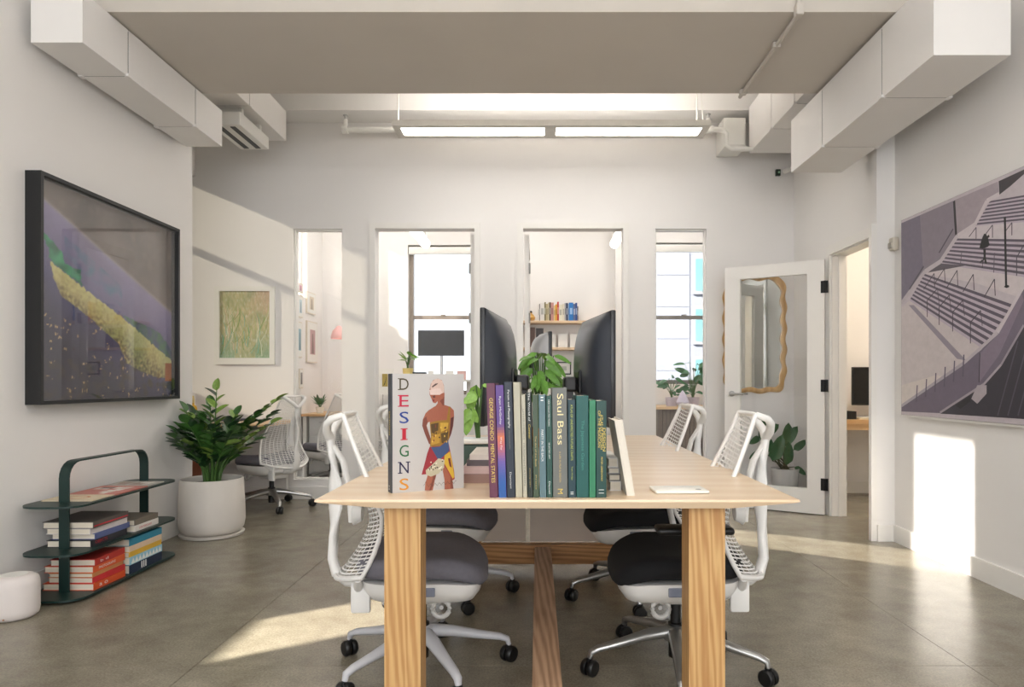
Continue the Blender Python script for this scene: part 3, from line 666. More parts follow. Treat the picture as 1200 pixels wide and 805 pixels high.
# ---- zz plant in its white pot
rnd = random.Random(11)
zx, zy = PX(250, 4.95), 4.93
zz = thing('potted_plant', 'large dark green feather-leaved plant in a matte white pot on a saucer', 'plant', (zx, zy, 0))
POT = mat('matte_white_ceramic', (214, 208, 200), 0.7, var=0.03, scale=4, bump=0.1, bscale=30)
MB().lathe([(0.15, 0.022), (0.195, 0.03), (0.215, 0.06), (0.224, 0.11), (0.222, 0.2), (0.212, 0.405), (0.206, 0.41), (0.2, 0.405), (0.2, 0.36), (0.0, 0.36)], 48, cap=False).build('pot', POT, zz, smooth=50)
MB().lathe([(0.18, 0.0), (0.212, 0.004), (0.22, 0.022), (0.212, 0.024), (0.19, 0.0215)], 40).build('saucer', POT, zz, smooth=50)
MB().lathe([(0.0, 0.366), (0.199, 0.366), (0.1, 0.376), (0.0, 0.38)], 24, cap=False).build('soil', mat('dark_soil', (40, 32, 26), 0.95, bump=0.6, bscale=120), zz)
lm = [leaf_mesh('leaf', g, 1, 0.62, 0.2, 0.1) for g in (G1, G1b, G1c)]
# stems: (azimuth deg, reach, height of tip, leaflets, fresh?)
stems = []
for i in range(17):
    a = i * 137.5 + rnd.uniform(-15, 15); rch = 0.13 + 0.26 * rnd.random(); hh = 0.92 - 0.9 * (rch - 0.1) ** 1.2 + rnd.uniform(-0.06, 0.06)
    stems.append((a, rch, hh, 12, 0))
stems += [(100, 0.07, 1.06, 10, 2), (5, 0.42, 0.98, 14, 2), (-10, 0.44, 0.88, 12, 0), (182, 0.33, 0.9, 12, 0), (200, 0.3, 0.76, 10, 0), (20, 0.36, 0.80, 12, 2), (255, 0.3, 0.7, 11, 1)]
for (a, rch, hh, nl, fr) in stems:
    ca, sa = math.cos(R(a)), math.sin(R(a))
    if zx + ca * rch < XL + 0.12: rch = max(0.05, (XL + 0.12 - zx) / ca) if ca < -0.2 else rch
    pts = [Vector((ca * (0.05 + rch * (s ** 1.7)), sa * (0.05 + rch * (s ** 1.7)), 0.37 + (hh - 0.37) * (s ** 0.85))) for s in [k / 9 for k in range(10)]]
    st = MB().tube(pts, [0.009 - 0.0065 * k / 9 for k in range(10)], 6).build('stem', STEM, zz, smooth=True)
    for k in range(nl):
        s = 0.28 + 0.72 * (k + 0.5) / nl; f = s * 9; i = min(8, int(f)); p = pts[i].lerp(pts[i + 1], f - i); tg = (pts[i + 1] - pts[i]).normalized()
        side = tg.cross(Vector((0, 0, 1)));
        if side.length < 0.1: side = Vector((-sa, ca, 0))
        side.normalize(); sg = 1 if k % 2 else -1
        d = tg * 0.75 + side * sg * 0.8 + Vector((0, 0, rnd.uniform(-0.1, 0.2)))
        if k == nl - 1: d = tg
        L = rnd.uniform(0.10, 0.135) * (1.0 if s < 0.8 else 0.85)
        tipx = zx + (p + d.normalized() * L).x
        if tipx < XL + 0.02: d.x = abs(d.x) * 0.3
        inst('leaf', lm[2 if (fr == 2 and rnd.random() < 0.85) or rnd.random() < 0.1 else (1 if rnd.random() < 0.55 or fr == 1 else 0)], leaf_M(p, d, L, rnd.uniform(-0.5, 0.5), Vector((0, 0, 1)) + tg * -0.3), st)

def bunch(parent, leafm, base, tips, wd_roll=0.4, stem_r=0.003, rnd=random.Random(3), stem_mat=STEM, base_jit=0.01, upv=(0, 0, 1)):
    """stem + one leaf each: tips = list of (start of leaf, end of leaf)"""
    for (p, q) in tips:
        p, q = Vector(p), Vector(q); b0 = Vector(base) + Vector((rnd.uniform(-1, 1) * base_jit, rnd.uniform(-1, 1) * base_jit, 0))
        mid = b0.lerp(p, 0.55) + Vector((0, 0, 0.12 * (p - b0).length))
        pts = [b0, b0.lerp(mid, 0.6) + Vector((0, 0, 0.01)), mid, p]
        st = MB().tube(pts, [stem_r * 1.3, stem_r * 1.1, stem_r, stem_r * 0.7], 6).build('stem', stem_mat, parent, smooth=True)
        inst('leaf', leafm, leaf_M(p, q - p, (q - p).length, rnd.uniform(-wd_roll, wd_roll), upv), st)

# ------------------------------------------------------------------ things on the table
OFF = mat('book_pages', (232, 222, 204), 0.9, var=0.05, scale=3, stretch=(1, 1, 30), bump=0.1, bscale=200)
YEL = mat('gilt_lettering', (224, 196, 96), 0.6); WHT = mat('white_lettering', (232, 232, 228), 0.6); GRYL = mat('grey_lettering', (120, 118, 108), 0.6)
def tbook(name, label, x0b, x1b, ztop, col, texts, tilt, depth=0.21, y=2.012, split=None, group='books standing in a row on the table', rough=0.45):
    """upright book, spine towards the camera; x0b..x1b = spine width at the foot"""
    wv = x1b - x0b; hgt = ztop - TZ
    r = thing('book', label, 'book', (x0b, y, TZ), 0, group); r.rotation_euler = (0, -tilt, 0)
    col = tuple(int(c_ * 0.86) for c_ in col)
    cm = mat('cover_%d_%d_%d' % col, col, rough, var=0.05, scale=20)
    wv = wv / math.cos(tilt)
    b = MB(); b.box(0, 0.003, 0.004, depth, 0, hgt).box(wv - 0.003, wv, 0.004, depth, 0, hgt).rbox(0, wv, 0, 0.005, 0, hgt, 0.0016, 2)
    cv = b.build('cover', cm, r)
    MB().box(0.0031, wv - 0.0031, 0.006, depth - 0.004, 0.003, hgt - 0.003).build('pages', OFF, r)
    if split:
        polys = []
        n = 40
        for i in range(n):
            s0, s1 = i / n, (i + 1) / n; c = tuple(0.88 * q_ for q_ in split(1 - (s0 + s1) / 2))
            polys.append(([(0.0012, hgt * s0), (wv - 0.0012, hgt * s0), (wv - 0.0012, hgt * s1), (0.0012, hgt * s1)], c))
        ink_polys('printed_spine', polys, lambda a, c, k: (a, -0.0002, c), cv, 0)
    for (txt, s0, s1, hfrac, off, m) in texts:
        L = hgt * (s1 - s0); hh = wv * hfrac
        lettering(txt, m, cv, (wv * off - hh / 2, -0.0004, hgt * (1 - s0)), (0, 0, -1), (1, 0, 0), L, hh, 'title_lettering')
    return r
def bx(z): return PX(540 + z / 4.473, 2.012)
def bz(z): return PZ(420 + z / 4.473, 2.03)
Y2 = mat('ochre_lettering', (206, 178, 110), 0.6); LIME = mat('lime_lettering', (190, 200, 80), 0.6); TEALL = mat('grey_green_lettering', (70, 140, 130), 0.6)
def mcg(s):
    if s < 0.35: return (104, 72, 150)
    if s < 0.46: return mixc((104, 72, 150), (232, 128, 84), (s - 0.35) / 0.11)
    if s < 0.55: return mixc((232, 128, 84), (214, 110, 120), (s - 0.46) / 0.09)
    if s < 0.68: return mixc((214, 110, 120), (120, 96, 178), (s - 0.55) / 0.13)
    return mixc((120, 96, 178), (40, 98, 176), (s - 0.68) / 0.2)
T1 = R(1.7)
spines = [
 ('plum book with gold capitals on its spine', 150, 197, 130, (112, 54, 82), [('GEORGE CONDO  MENTAL STATES', 0.13, 0.87, 0.42, 0.5, YEL)], T1, None),
 ('purple to blue book with a sunset spine', 197, 242, 140, (104, 72, 150), [('Ryan McGinley', 0.10, 0.35, 0.30, 0.5, WHT), ('Way Far', 0.46, 0.58, 0.28, 0.5, WHT)], T1, mcg),
 ('tall navy book with white script on its spine', 242, 287, 123, (38, 48, 66), [('Person and Photography', 0.07, 0.40, 0.32, 0.5, WHT), ('MONOGRAPH', 0.42, 0.58, 0.16, 0.5, GRYL), ('Damiani', 0.78, 0.92, 0.2, 0.5, WHT)], T1, None),
 ('tall cream clothbound book without a title', 287, 325, 125, (204, 198, 176), [], T1 * 0.8, None),
 ('shorter cream book with grey capitals', 325, 350, 190, (206, 200, 180), [('LITHIUMNESS  FRAGMENTATION', 0.14, 0.88, 0.4, 0.5, GRYL)], T1 * 0.7, None),
 ('black green book with gold and white title', 350, 380, 180, (26, 40, 34), [('The World of', 0.0, 0.27, 0.36, 0.55, WHT), ('Conner', 0.3, 0.44, 0.36, 0.55, YEL), ('photographs', 0.72, 0.9, 0.2, 0.5, Y2)], T1 * 0.6, None),
 ('dull olive green book with faint gold title', 380, 412, 190, (70, 90, 68), [('The Art of the Book', 0.40, 0.70, 0.26, 0.5, Y2), ('Press', 0.78, 0.92, 0.2, 0.5, Y2)], T1 * 0.4, None),
 ('slate blue book titled with white capitals', 412, 450, 190, (104, 134, 142), [('PARTY IN THE BACK', 0.34, 0.65, 0.34, 0.5, WHT), ('II', 0.02, 0.06, 0.4, 0.5, WHT)], T1 * 0.35, None),
 ('narrow dark green book with small white title', 450, 482, 195, (34, 84, 74), [('NEW COLLECTED WORKS', 0.04, 0.30, 0.24, 0.5, WHT), ('SELECTED ART', 0.46, 0.62, 0.24, 0.5, WHT), ('Daniel', 0.84, 0.96, 0.3, 0.5, WHT)], T1 * 0.3, None),
 ('thick grey book with large cream title', 482, 562, 153, (124, 126, 120), [('Saul Bass', 0.055, 0.52, 0.42, 0.55, mat('cream_lettering', (236, 222, 170), 0.6)), ('A LIFE IN FILM & DESIGN', 0.58, 0.86, 0.12, 0.5, Y2), ('M', 0.92, 0.965, 0.34, 0.5, YEL)], T1 * 0.3, None),
 ('dark blue green book with lime title', 562, 605, 215, (28, 66, 76), [('ATLAS OF UNEXPECTED FUTURE CRAFTS', 0.05, 0.62, 0.28, 0.5, LIME), ('Tom Hodge', 0.68, 0.82, 0.22, 0.5, LIME), ('II', 0.94, 0.965, 0.4, 0.5, WHT)], T1 * 0.2, None),
 ('teal green clothbound book with faded title', 605, 672, 195, (20, 98, 92), [('The Japanese Garden', 0.24, 0.73, 0.30, 0.5, TEALL)], T1 * 0.1, None),
 ('bright mint green book with tone on tone title', 672, 708, 218, (58, 146, 104), [('A POCKET GUIDE TO GREEN COLOUR', 0.06, 0.85, 0.28, 0.4, mat('green_lettering', (36, 130, 86), 0.6))], 0.0, None),
 ('deep green book with stacked gold title', 708, 765, 222, (26, 76, 70), [('OF THE MEXICAN', 0.10, 0.48, 0.24, 0.30, YEL), ('ATLAS OF MEXICAN', 0.14, 0.50, 0.24, 0.54, YEL), ('DESIGN', 0.28, 0.52, 0.26, 0.78, YEL), ('PETER GREENWAY', 0.58, 0.83, 0.16, 0.55, YEL), ('I I', 0.915, 0.955, 0.5, 0.5, WHT)], 0.0, None),
]
for (lb, a, c, zt, col, tx, tl, sp) in spines:
    tbook('book', lb, bx(a) + 0.0008, bx(c) - 0.0008, bz(zt), col, tx, tl, split=sp)

# ---- the fashion book, standing with its cover turned to us
p0 = Vector((PX(460, 2.09), 2.09)); p1 = Vector((PX(543.5, 2.20), 2.20))
ba = math.atan2(p1.y - p0.y, p1.x - p0.x); bw = (p1 - p0).length; bh = PZ(437, 2.09) - TZ - 0.002; bt = 0.036
fb = thing('fashion_book', 'large grey book titled DESIGNS with a posing figure on its cover', 'book', (p0.x, p0.y, TZ), ba)
GRYC = mat('grey_dust_jacket', (190, 186, 182), 0.3, var=0.02, coat=0.3); SPN = mat('charcoal_spine', (62, 66, 72), 0.4)
cv = MB().box(0, bw, 0, 0.004, 0, bh).box(0, bw, bt - 0.004, bt, 0, bh).build('cover', GRYC, fb, bevel=0.0008)
sp = MB().rbox(-0.004, 0.0, -0.0005, bt + 0.0005, 0, bh, 0.0015).build('spine', SPN, fb)
MB().box(0.001, bw - 0.005, 0.0041, bt - 0.0041, 0.004, bh - 0.004).build('pages', OFF, fb)
lettering('DESIGNS', YEL, sp, (-0.0046, 0.022, bh * 0.68), (0, 0, -1), (0, -1, 0), bh * 0.2, 0.011)
lettering('M', WHT, sp, (-0.0046, 0.024, bh * 0.06), (0, 0, -1), (0, -1, 0), 0.012, 0.01)
# cover coordinates from a rectified view of the cover: a 0..1 across, c 0..1 down
def cpt(a, c, k=0): return (a * bw, -0.0004 - k, (1 - c) * bh)
serif = {'D': 1, 'E': 1, 'I': 1, 'N': 1, 'S': 0, 'G': 0}
cols = [(70, 60, 30), (186, 24, 60), (30, 60, 140), (186, 24, 48), (20, 98, 46), (28, 24, 66), (214, 140, 34)]
for i, (ch, cl) in enumerate(zip('DESIGNS', cols)):
    m = mat('ink_%s_%d' % (ch, i), cl, 0.5); hgt = bh * 0.098; wid = {'I': 0.012}.get(ch, bw * 0.125); cxl = bw * 0.155; zb = bh * (1 - (0.137 + i * 0.1405))
    lettering(ch, m, cv, (cxl - wid / 2, -0.0004, zb), (1, 0, 0), (0, 0, 1), wid, hgt, 'title_letter')
    if serif[ch]:
        sb = MB(); s = 0.0028
        for zz_ in (zb, zb + hgt - s):
            if ch in 'DE': sb.box(cxl - wid / 2 - 0.005, cxl - wid / 2 + 0.012, -0.0009, -0.0004, zz_, zz_ + s)
            elif ch == 'I': sb.box(cxl - wid / 2 - 0.005, cxl + wid / 2 + 0.005, -0.0009, -0.0004, zz_, zz_ + s)
            else:
                if zz_ == zb: sb.box(cxl - wid / 2 - 0.005, cxl - wid / 2 + 0.009, -0.0009, -0.0004, zz_, zz_ + s)
                else: sb.box(cxl - wid / 2 - 0.005, cxl - wid / 2 + 0.005, -0.0009, -0.0004, zz_, zz_ + s).box(cxl + wid / 2 - 0.009, cxl + wid / 2 + 0.005, -0.0009, -0.0004, zz_, zz_ + s)
        sb.build('letter_serif', m, cv)
# figure: zoomed picture coordinates (305 x 805 for photo 495..550 x 435..580)
def fp(x, y):
    u = 495 + x * 55 / 305.0; v = 435 + y * 145 / 805.0
    a = (u - 462) / (545.5 - 462); top = 437 + 1.0 * a; bot = 578 - 8.5 * a
    return (a, (v - top) / (bot - top))
sk, sk2, skd = (158, 92, 70), (122, 66, 52), (88, 46, 42)
fig = [
 ([(20, 770), (25, 720), (60, 600), (110, 600), (90, 680), (72, 770)], sk), ([(60, 770), (90, 690), (110, 600), (95, 600), (72, 690), (50, 770)], sk2),
 ([(150, 760), (150, 700), (130, 600), (190, 600), (200, 690), (210, 757)], sk), ([(190, 757), (190, 690), (185, 600), (190, 600), (202, 690), (210, 757)], sk2),
 ([(45, 250), (85, 225), (150, 215), (190, 228), (212, 250), (214, 290), (208, 350), (195, 400), (178, 440), (165, 440), (180, 380), (185, 320), (170, 300), (60, 320), (40, 330), (32, 350), (55, 420), (62, 470), (50, 470), (22, 400), (4, 350), (8, 310), (25, 270)], sk),
 ([(50, 290), (184, 290), (182, 350), (54, 350)], sk), ([(4, 350), (8, 310), (30, 290), (40, 330), (30, 350), (58, 430), (60, 468), (48, 468), (20, 400)], sk2), ([(192, 300), (212, 290), (206, 350), (194, 400), (178, 438), (168, 436), (186, 380)], skd),
 ([(105, 160), (150, 140), (148, 215), (160, 225), (110, 240), (88, 225), (104, 205)], sk), ([(120, 190), (148, 160), (148, 215), (140, 222)], sk2),
 ([(60, 80), (75, 55), (105, 45), (132, 56), (146, 90), (148, 140), (140, 175), (110, 185), (90, 205), (74, 200), (66, 180), (52, 150), (50, 120)], sk),
 ([(56, 100), (66, 66), (90, 48), (112, 46), (134, 60), (146, 96), (146, 135), (136, 140), (120, 110), (84, 112), (58, 124)], (206, 178, 164)),
 ([(50, 120), (84, 110), (120, 108), (136, 138), (118, 150), (86, 150), (56, 150)], (216, 192, 182)), ([(64, 98), (88, 78), (108, 74), (100, 84), (72, 102)], (84, 64, 60)),
 ([(70, 160), (86, 152), (90, 166), (78, 172)], (98, 52, 46)), ([(68, 182), (84, 180), (82, 192), (74, 196)], (124, 40, 44)),
 ([(52, 330), (100, 318), (165, 312), (178, 225), (188, 225), (186, 330), (180, 430), (170, 470), (100, 486), (54, 484), (60, 420)], (150, 112, 40)),
 ([(60, 340), (110, 330), (108, 380), (64, 400)], (84, 62, 30)), ([(120, 330), (176, 330), (170, 370), (126, 390)], (196, 156, 60)), ([(64, 420), (120, 400), (118, 460), (62, 476)], (186, 142, 52)), ([(126, 400), (176, 385), (170, 440), (130, 460)], (92, 70, 36)),
 ([(52, 486), (120, 482), (172, 440), (190, 520), (214, 640), (218, 690), (205, 700), (180, 660), (140, 590), (70, 640), (40, 664), (0, 668), (18, 600), (36, 530)], (150, 44, 52)),
 ([(60, 490), (120, 484), (174, 440), (182, 510), (150, 540), (110, 575), (90, 540)], (62, 82, 120)), ([(150, 540), (186, 515), (206, 610), (216, 680), (204, 690), (176, 640), (146, 590)], (206, 166, 54)), ([(172, 560), (188, 556), (198, 620), (184, 610)], (110, 40, 40)),
 ([(26, 640), (70, 600), (110, 560), (150, 570), (146, 620), (110, 660), (60, 680), (30, 668)], (186, 178, 150)), 
]
for i in range(26):
    rr = random.Random(i); cx_, cy_ = rr.uniform(36, 140), rr.uniform(578, 660)
    if cy_ > 690 - 0.6 * cx_ - 20: cy_ -= 20
    fig.append(([(cx_ - 6, cy_), (cx_, cy_ - 5), (cx_ + 6, cy_), (cx_, cy_ + 5)], (58, 48, 40) if i % 2 else (226, 220, 200)))
for i in range(18):
    rr = random.Random(100 + i); cx_, cy_ = rr.uniform(66, 168), rr.uniform(335, 470)
    fig.append(([(cx_ - 5, cy_), (cx_, cy_ - 8), (cx_ + 5, cy_), (cx_, cy_ + 8)], [(60, 44, 26), (224, 186, 84), (120, 60, 40)][i % 3]))
ink_polys('printed_figure', [([fp(x, y) for x, y in pts], c) for pts, c in fig], cpt, cv, 0.00001, label='figure in a patchwork dress printed on the cover')
sg = []
for i in range(26):
    a = 0.42 + 0.018 * i; c = 0.955 + 0.014 * math.sin(i * 1.9) - (0.03 if i in (1, 2) else 0) - i * 0.0006
    a2 = 0.42 + 0.018 * (i + 1); c2 = 0.955 + 0.014 * math.sin((i + 1) * 1.9) - (0.03 if i + 1 in (1, 2) else 0) - i * 0.0006
    sg.append(([(a, c), (a2, c2), (a2, c2 + 0.004), (a, c + 0.004)], (70, 62, 48)))
ink_polys('printed_signature', sg, lambda a, c, k: cpt(a, c, k + 0.0003), cv, 0.0)

# ---- monitors on black stands, seen from behind
MBK = mat('monitor_back_graphite', (62, 66, 74), 0.32, 0.2, var=0.05); MBEZ = mat('monitor_bezel', (30, 31, 34), 0.35); SCR = mat('dark_screen', (8, 9, 11), 0.12)
SILV = mat('monitor_back_silver', (176, 176, 178), 0.35, 0.3)
def monitor(label, near, far, ztop, zbot, backside, backm=MBK, arm=True):
    """panel standing between near and far (x, y); backside = +1 / -1: side (left normal) on which the shell bulges"""
    n, f = Vector(near), Vector(far); L = (f - n).length; a = math.atan2(f.y - n.y, f.x - n.x); h = ztop - zbot; mid = (n + f) / 2
    r = thing('computer_monitor', label, 'monitor', (mid.x, mid.y, TZ), a); z0 = zbot - TZ; s = backside
    MB().rbox(-L / 2, L / 2, -0.011, 0.011, z0, z0 + h, 0.005).build('bezel', MBEZ, r, smooth=True)
    MB().box(-L / 2 + 0.01, L / 2 - 0.01, -s * 0.0112, -s * 0.0118, z0 + 0.012, z0 + h - 0.01).build('screen', SCR, r)
    b = MB(); g = []; nu, nv = 14, 12
    for j in range(nv + 1):
        row = []
        for i in range(nu + 1):
            x = -1 + 2 * i / nu; z = -1 + 2 * j / nv
            d = 0.011 + 0.08 * (max(0, 1 - abs(x) ** 2.6) * max(0, 1 - abs(z) ** 2.6)) ** 0.55
            row.append(b.bm.verts.new((x * (L / 2 - 0.004), s * d, z0 + h / 2 + z * (h / 2 - 0.004))))
        g.append(row)
    for j in range(nv):
        for i in range(nu): b.bm.faces.new((g[j][i], g[j][i + 1], g[j + 1][i + 1], g[j + 1][i]))
    b.build('back_shell', backm, r, smooth=80)
    MB().rbox(-0.06, 0.06, min(s * 0.088, s * 0.1), max(s * 0.088, s * 0.1), z0 + h * 0.28, z0 + h * 0.5, 0.008).build('mount_plate', BLACK, r)
    MB().rbox(-0.035, 0.035, min(s * 0.1, s * 0.16), max(s * 0.1, s * 0.16), z0 + h * 0.30, z0 + h * 0.44, 0.012).rbox(-0.024, 0.024, s * 0.135 - 0.018, s * 0.135 + 0.018, 0.012, z0 + h * 0.4, 0.006).build('stand_arm', BLACK, r)
    MB().rbox(-0.11, 0.11, s * 0.135 - 0.035, s * 0.135 + 0.035, 0.0, 0.014, 0.005).build('stand_foot', BLACK, r)
    return r
monitor('dark curved-back monitor rising above the plum and purple books', (-0.232, 2.86), (-0.165, 3.42), PZ(360, 2.86), PZ(500, 2.86), -1)
monitor('dark curved-back monitor standing behind the teal and grey books', (0.318, 2.86), (0.235, 3.44), PZ(363, 2.86), PZ(502, 2.86), 1)
monitor('small silver-backed monitor above the leafy plant in the middle of the table', (0.075, 3.98), (0.02, 4.26), PZ(388, 3.98), PZ(455, 3.98), 1, SILV)

# ---- plants on the table
DKP = mat('dark_green_planter', (66, 88, 80), 0.5)
mp = thing('potted_money_tree', 'leafy light green plant in a small amber pot between the monitors', 'plant', (PX(633, 3.62), 3.62, TZ))
MB().lathe([(0.045, 0), (0.05, 0.004), (0.06, 0.1), (0.056, 0.1), (0.052, 0.085), (0, 0.085)], 24, cap=False).build('pot', mat('amber_pot', (196, 140, 74), 0.5), mp, smooth=50)
lf2 = leaf_mesh('leaf', G2, 1, 0.33, 0.15, 0.25)
rnd = random.Random(5); tips = []
for i in range(34):
    a = i * 2.399; rr = 0.02 + 0.055 * rnd.random(); hz_ = rnd.uniform(0.32, 0.50)
    p = (rr * math.cos(a), rr * math.sin(a), hz_); q = ((rr + 0.1) * math.cos(a), (rr + 0.1) * math.sin(a), hz_ - rnd.uniform(-0.0, 0.10)); tips.append((p, q))
bunch(mp, lf2, (0, 0, 0.085), tips, 0.5, upv=(0, -0.8, 0.8))
hp = thing('potted_vine', 'hanging-leaved plant in a dark green planter beside the fashion book', 'plant', (PX(561, 2.76), 2.76, TZ))
MB().rbox(-0.06, 0.07, -0.06, 0.06, 0, 0.095, 0.012).build('planter', DKP, hp, smooth=True)
MB().rbox(-0.066, 0.076, -0.066, 0.066, 0.0951, 0.115, 0.006).build('planter_rim', WHITEP, hp)
lf3 = leaf_mesh('leaf', G4, 1, 0.5, 0.12, 0.1)
tips = [((-0.02, -0.02, 0.31), (-0.035, -0.03, 0.215)), ((0.0, -0.03, 0.285), (-0.065, -0.05, 0.26)), ((-0.03, -0.02, 0.24), (-0.05, -0.05, 0.13)), ((-0.03, -0.03, 0.235), (-0.07, -0.05, 0.17)), ((0.015, 0, 0.33), (0.05, 0, 0.32)), ((-0.01, 0, 0.33), (-0.03, 0.03, 0.24)), ((-0.04, -0.02, 0.24), (0.0, -0.05, 0.18))]
bunch(hp, lf3, (0.0, 0, 0.11), tips, 0.3, 0.004, upv=(0, -1, 0.2))

# ---- small things on the table
def flat_book(label, x0, x1, y0, y1, z, th, col, spine='+X', pages=True, cat='book', group=None, name='book', rz=0.0, covm=None, rough=0.5):
    cx, cy = (x0 + x1) / 2, (y0 + y1) / 2
    r = thing(name, label, cat, (cx, cy, z), rz, group); a, c = (x1 - x0) / 2, (y1 - y0) / 2
    m = covm or mat('cover_%d_%d_%d' % col, col, rough, var=0.05, scale=20); ct = min(0.0028, th * 0.2)
    b = MB().box(-a, a, -c, c, 0, ct).box(-a, a, -c, c, th - ct, th)
    if spine == '+X': b.box(a - ct, a, -c, c, ct, th - ct)
    elif spine == '-Y': b.box(-a, a, -c, -c + ct, ct, th - ct)
    b.build('cover', m, r)
    e = 0.004
    MB().box(-a + e, a - (ct if spine == '+X' else e), -c + (ct if spine == '-Y' else e), c - e, ct, th - ct).build('pages', OFF, r)
    return r
z = TZ
for (lb, x0, x1, y0, th, col) in (('closed brown magazine at the foot of the pile beside the fashion book', -0.255, -0.07, 2.30, 0.03, (150, 116, 104)), ('pale pink magazine in the middle of the pile beside the fashion book', -0.25, -0.065, 2.305, 0.026, (206, 176, 170)), ('black and white magazine in the pile beside the fashion book', -0.24, -0.06, 2.31, 0.02, (96, 84, 86)), ('cream magazine topping the pile beside the fashion book', -0.23, -0.06, 2.31, 0.018, (226, 214, 204))):
    flat_book(lb, x0, x1, y0, y0 + 0.27, z, th, col, '-Y', name='magazine', cat='magazine', group='magazines piled beside the fashion book'); z += th + 0.0005
z = TZ
for (lb, x0, x1, th, col) in (('white catalogue under the papers beside the leaning white book', 0.225, 0.262, 0.03, (220, 214, 206)), ('black and white catalogue beside the leaning white book', 0.222, 0.26, 0.022, (96, 92, 90)), ('grey catalogue beside the leaning white book', 0.22, 0.257, 0.02, (150, 148, 150)), ('white catalogue topping the pile beside the leaning white book', 0.22, 0.252, 0.03, (232, 228, 222))):
    flat_book(lb, x0 + 0.0, x1, 2.14, 2.36, z, th, col, '+X', name='catalogue', cat='catalogue', group='catalogues piled behind the green books'); z += th + 0.0005
# white book leaning against the pile
r = thing('leaning_book', 'cream white hardcover leaning upright at the end of the green books', 'book', (PX(744, 2.05), 2.045, TZ)); r.rotation_euler = (0, R(-9.5), 0)
IV = mat('ivory_cloth', (226, 218, 204), 0.7, var=0.02)
MB().rbox(-0.024, -0.020, 0.0, 0.19, 0, 0.232, 0.001).rbox(-0.004, 0.0, 0.0, 0.19, 0, 0.232, 0.001).rbox(-0.0199, -0.0041, 0.0, 0.004, 0, 0.232, 0.001).build('cover', IV, r)
MB().box(-0.0199, -0.0041, 0.0041, 0.186, 0.004, 0.228).build('pages', OFF, r)
# white trackpad
tx0, tx1 = PX(765, 2.12), PX(827, 2.12)
r = thing('trackpad', 'flat white trackpad lying near the table edge', 'trackpad', ((tx0 + tx1) / 2, 2.125, TZ), R(2))
MB().rbox(-(tx1 - tx0) / 2, (tx1 - tx0) / 2, -0.05, 0.06, 0.001, 0.010, 0.003).build('trackpad_body', mat('trackpad_white', (238, 234, 222), 0.35), r, smooth=True)
MB().lathe([(0.009, 0.01001), (0.009, 0.0104)], 20, (0.055, -0.022, 0)).build('emblem', mat('emblem_grey', (150, 150, 146), 0.4), r)
for s in (-1, 1): MB().box(s * 0.06 - 0.01, s * 0.06 + 0.01, -0.03, 0.04, 0, 0.001).build('rubber_foot', BLACK, r)
r = thing('desk_fan_disc', 'dark round headphone resting behind the dark monitor', 'headphone', (PX(727, 3.05), 3.05, TZ)) if False else None
# ------------------------------------------------------------------ pictures
def framed_x(label, y0, y1, z0, z1, x_wall, depth, rim, recess, fm_):
    """shadow-box frame on a wall facing +X"""
    r = thing('framed_picture', label, 'picture', (x_wall, (y0 + y1) / 2, z0)); L = (y1 - y0) / 2; h = z1 - z0
    MB().box(0.001, depth, -L, -L + rim, 0, h).box(0.001, depth, L - rim, L, 0, h).box(0.001, depth, -L + rim, L - rim, 0, rim).box(0.001, depth, -L + rim, L - rim, h - rim, h).build('frame', fm_, r, bevel=0.002)
    MB().box(0.001, depth - recess - 0.002, -L + rim, L - rim, rim, h - rim).build('backing', fm_, r)
    return r, L - rim, h
BFR = mat('black_frame', (26, 27, 29), 0.4)
FD = 0.083
r, L, h = framed_x('large abstract picture of a yellow green wedge in a deep black frame', 3.474, 4.825, 0.985, 2.18, XL, FD, 0.02, 0.05, BFR)
wedge = [(105, 318), (200, 395), (300, 470), (400, 550), (498, 640), (498, 692), (440, 690), (385, 668), (345, 645), (320, 580), (280, 548), (230, 500), (190, 470), (140, 432), (118, 380)]
green = [(58, 192), (85, 225), (115, 255), (140, 285), (150, 325), (200, 345), (205, 395), (150, 352), (105, 316), (100, 275), (80, 240)]
green2 = [(330, 485), (400, 515), (450, 540), (480, 580), (498, 610), (498, 636), (440, 590), (380, 535)]
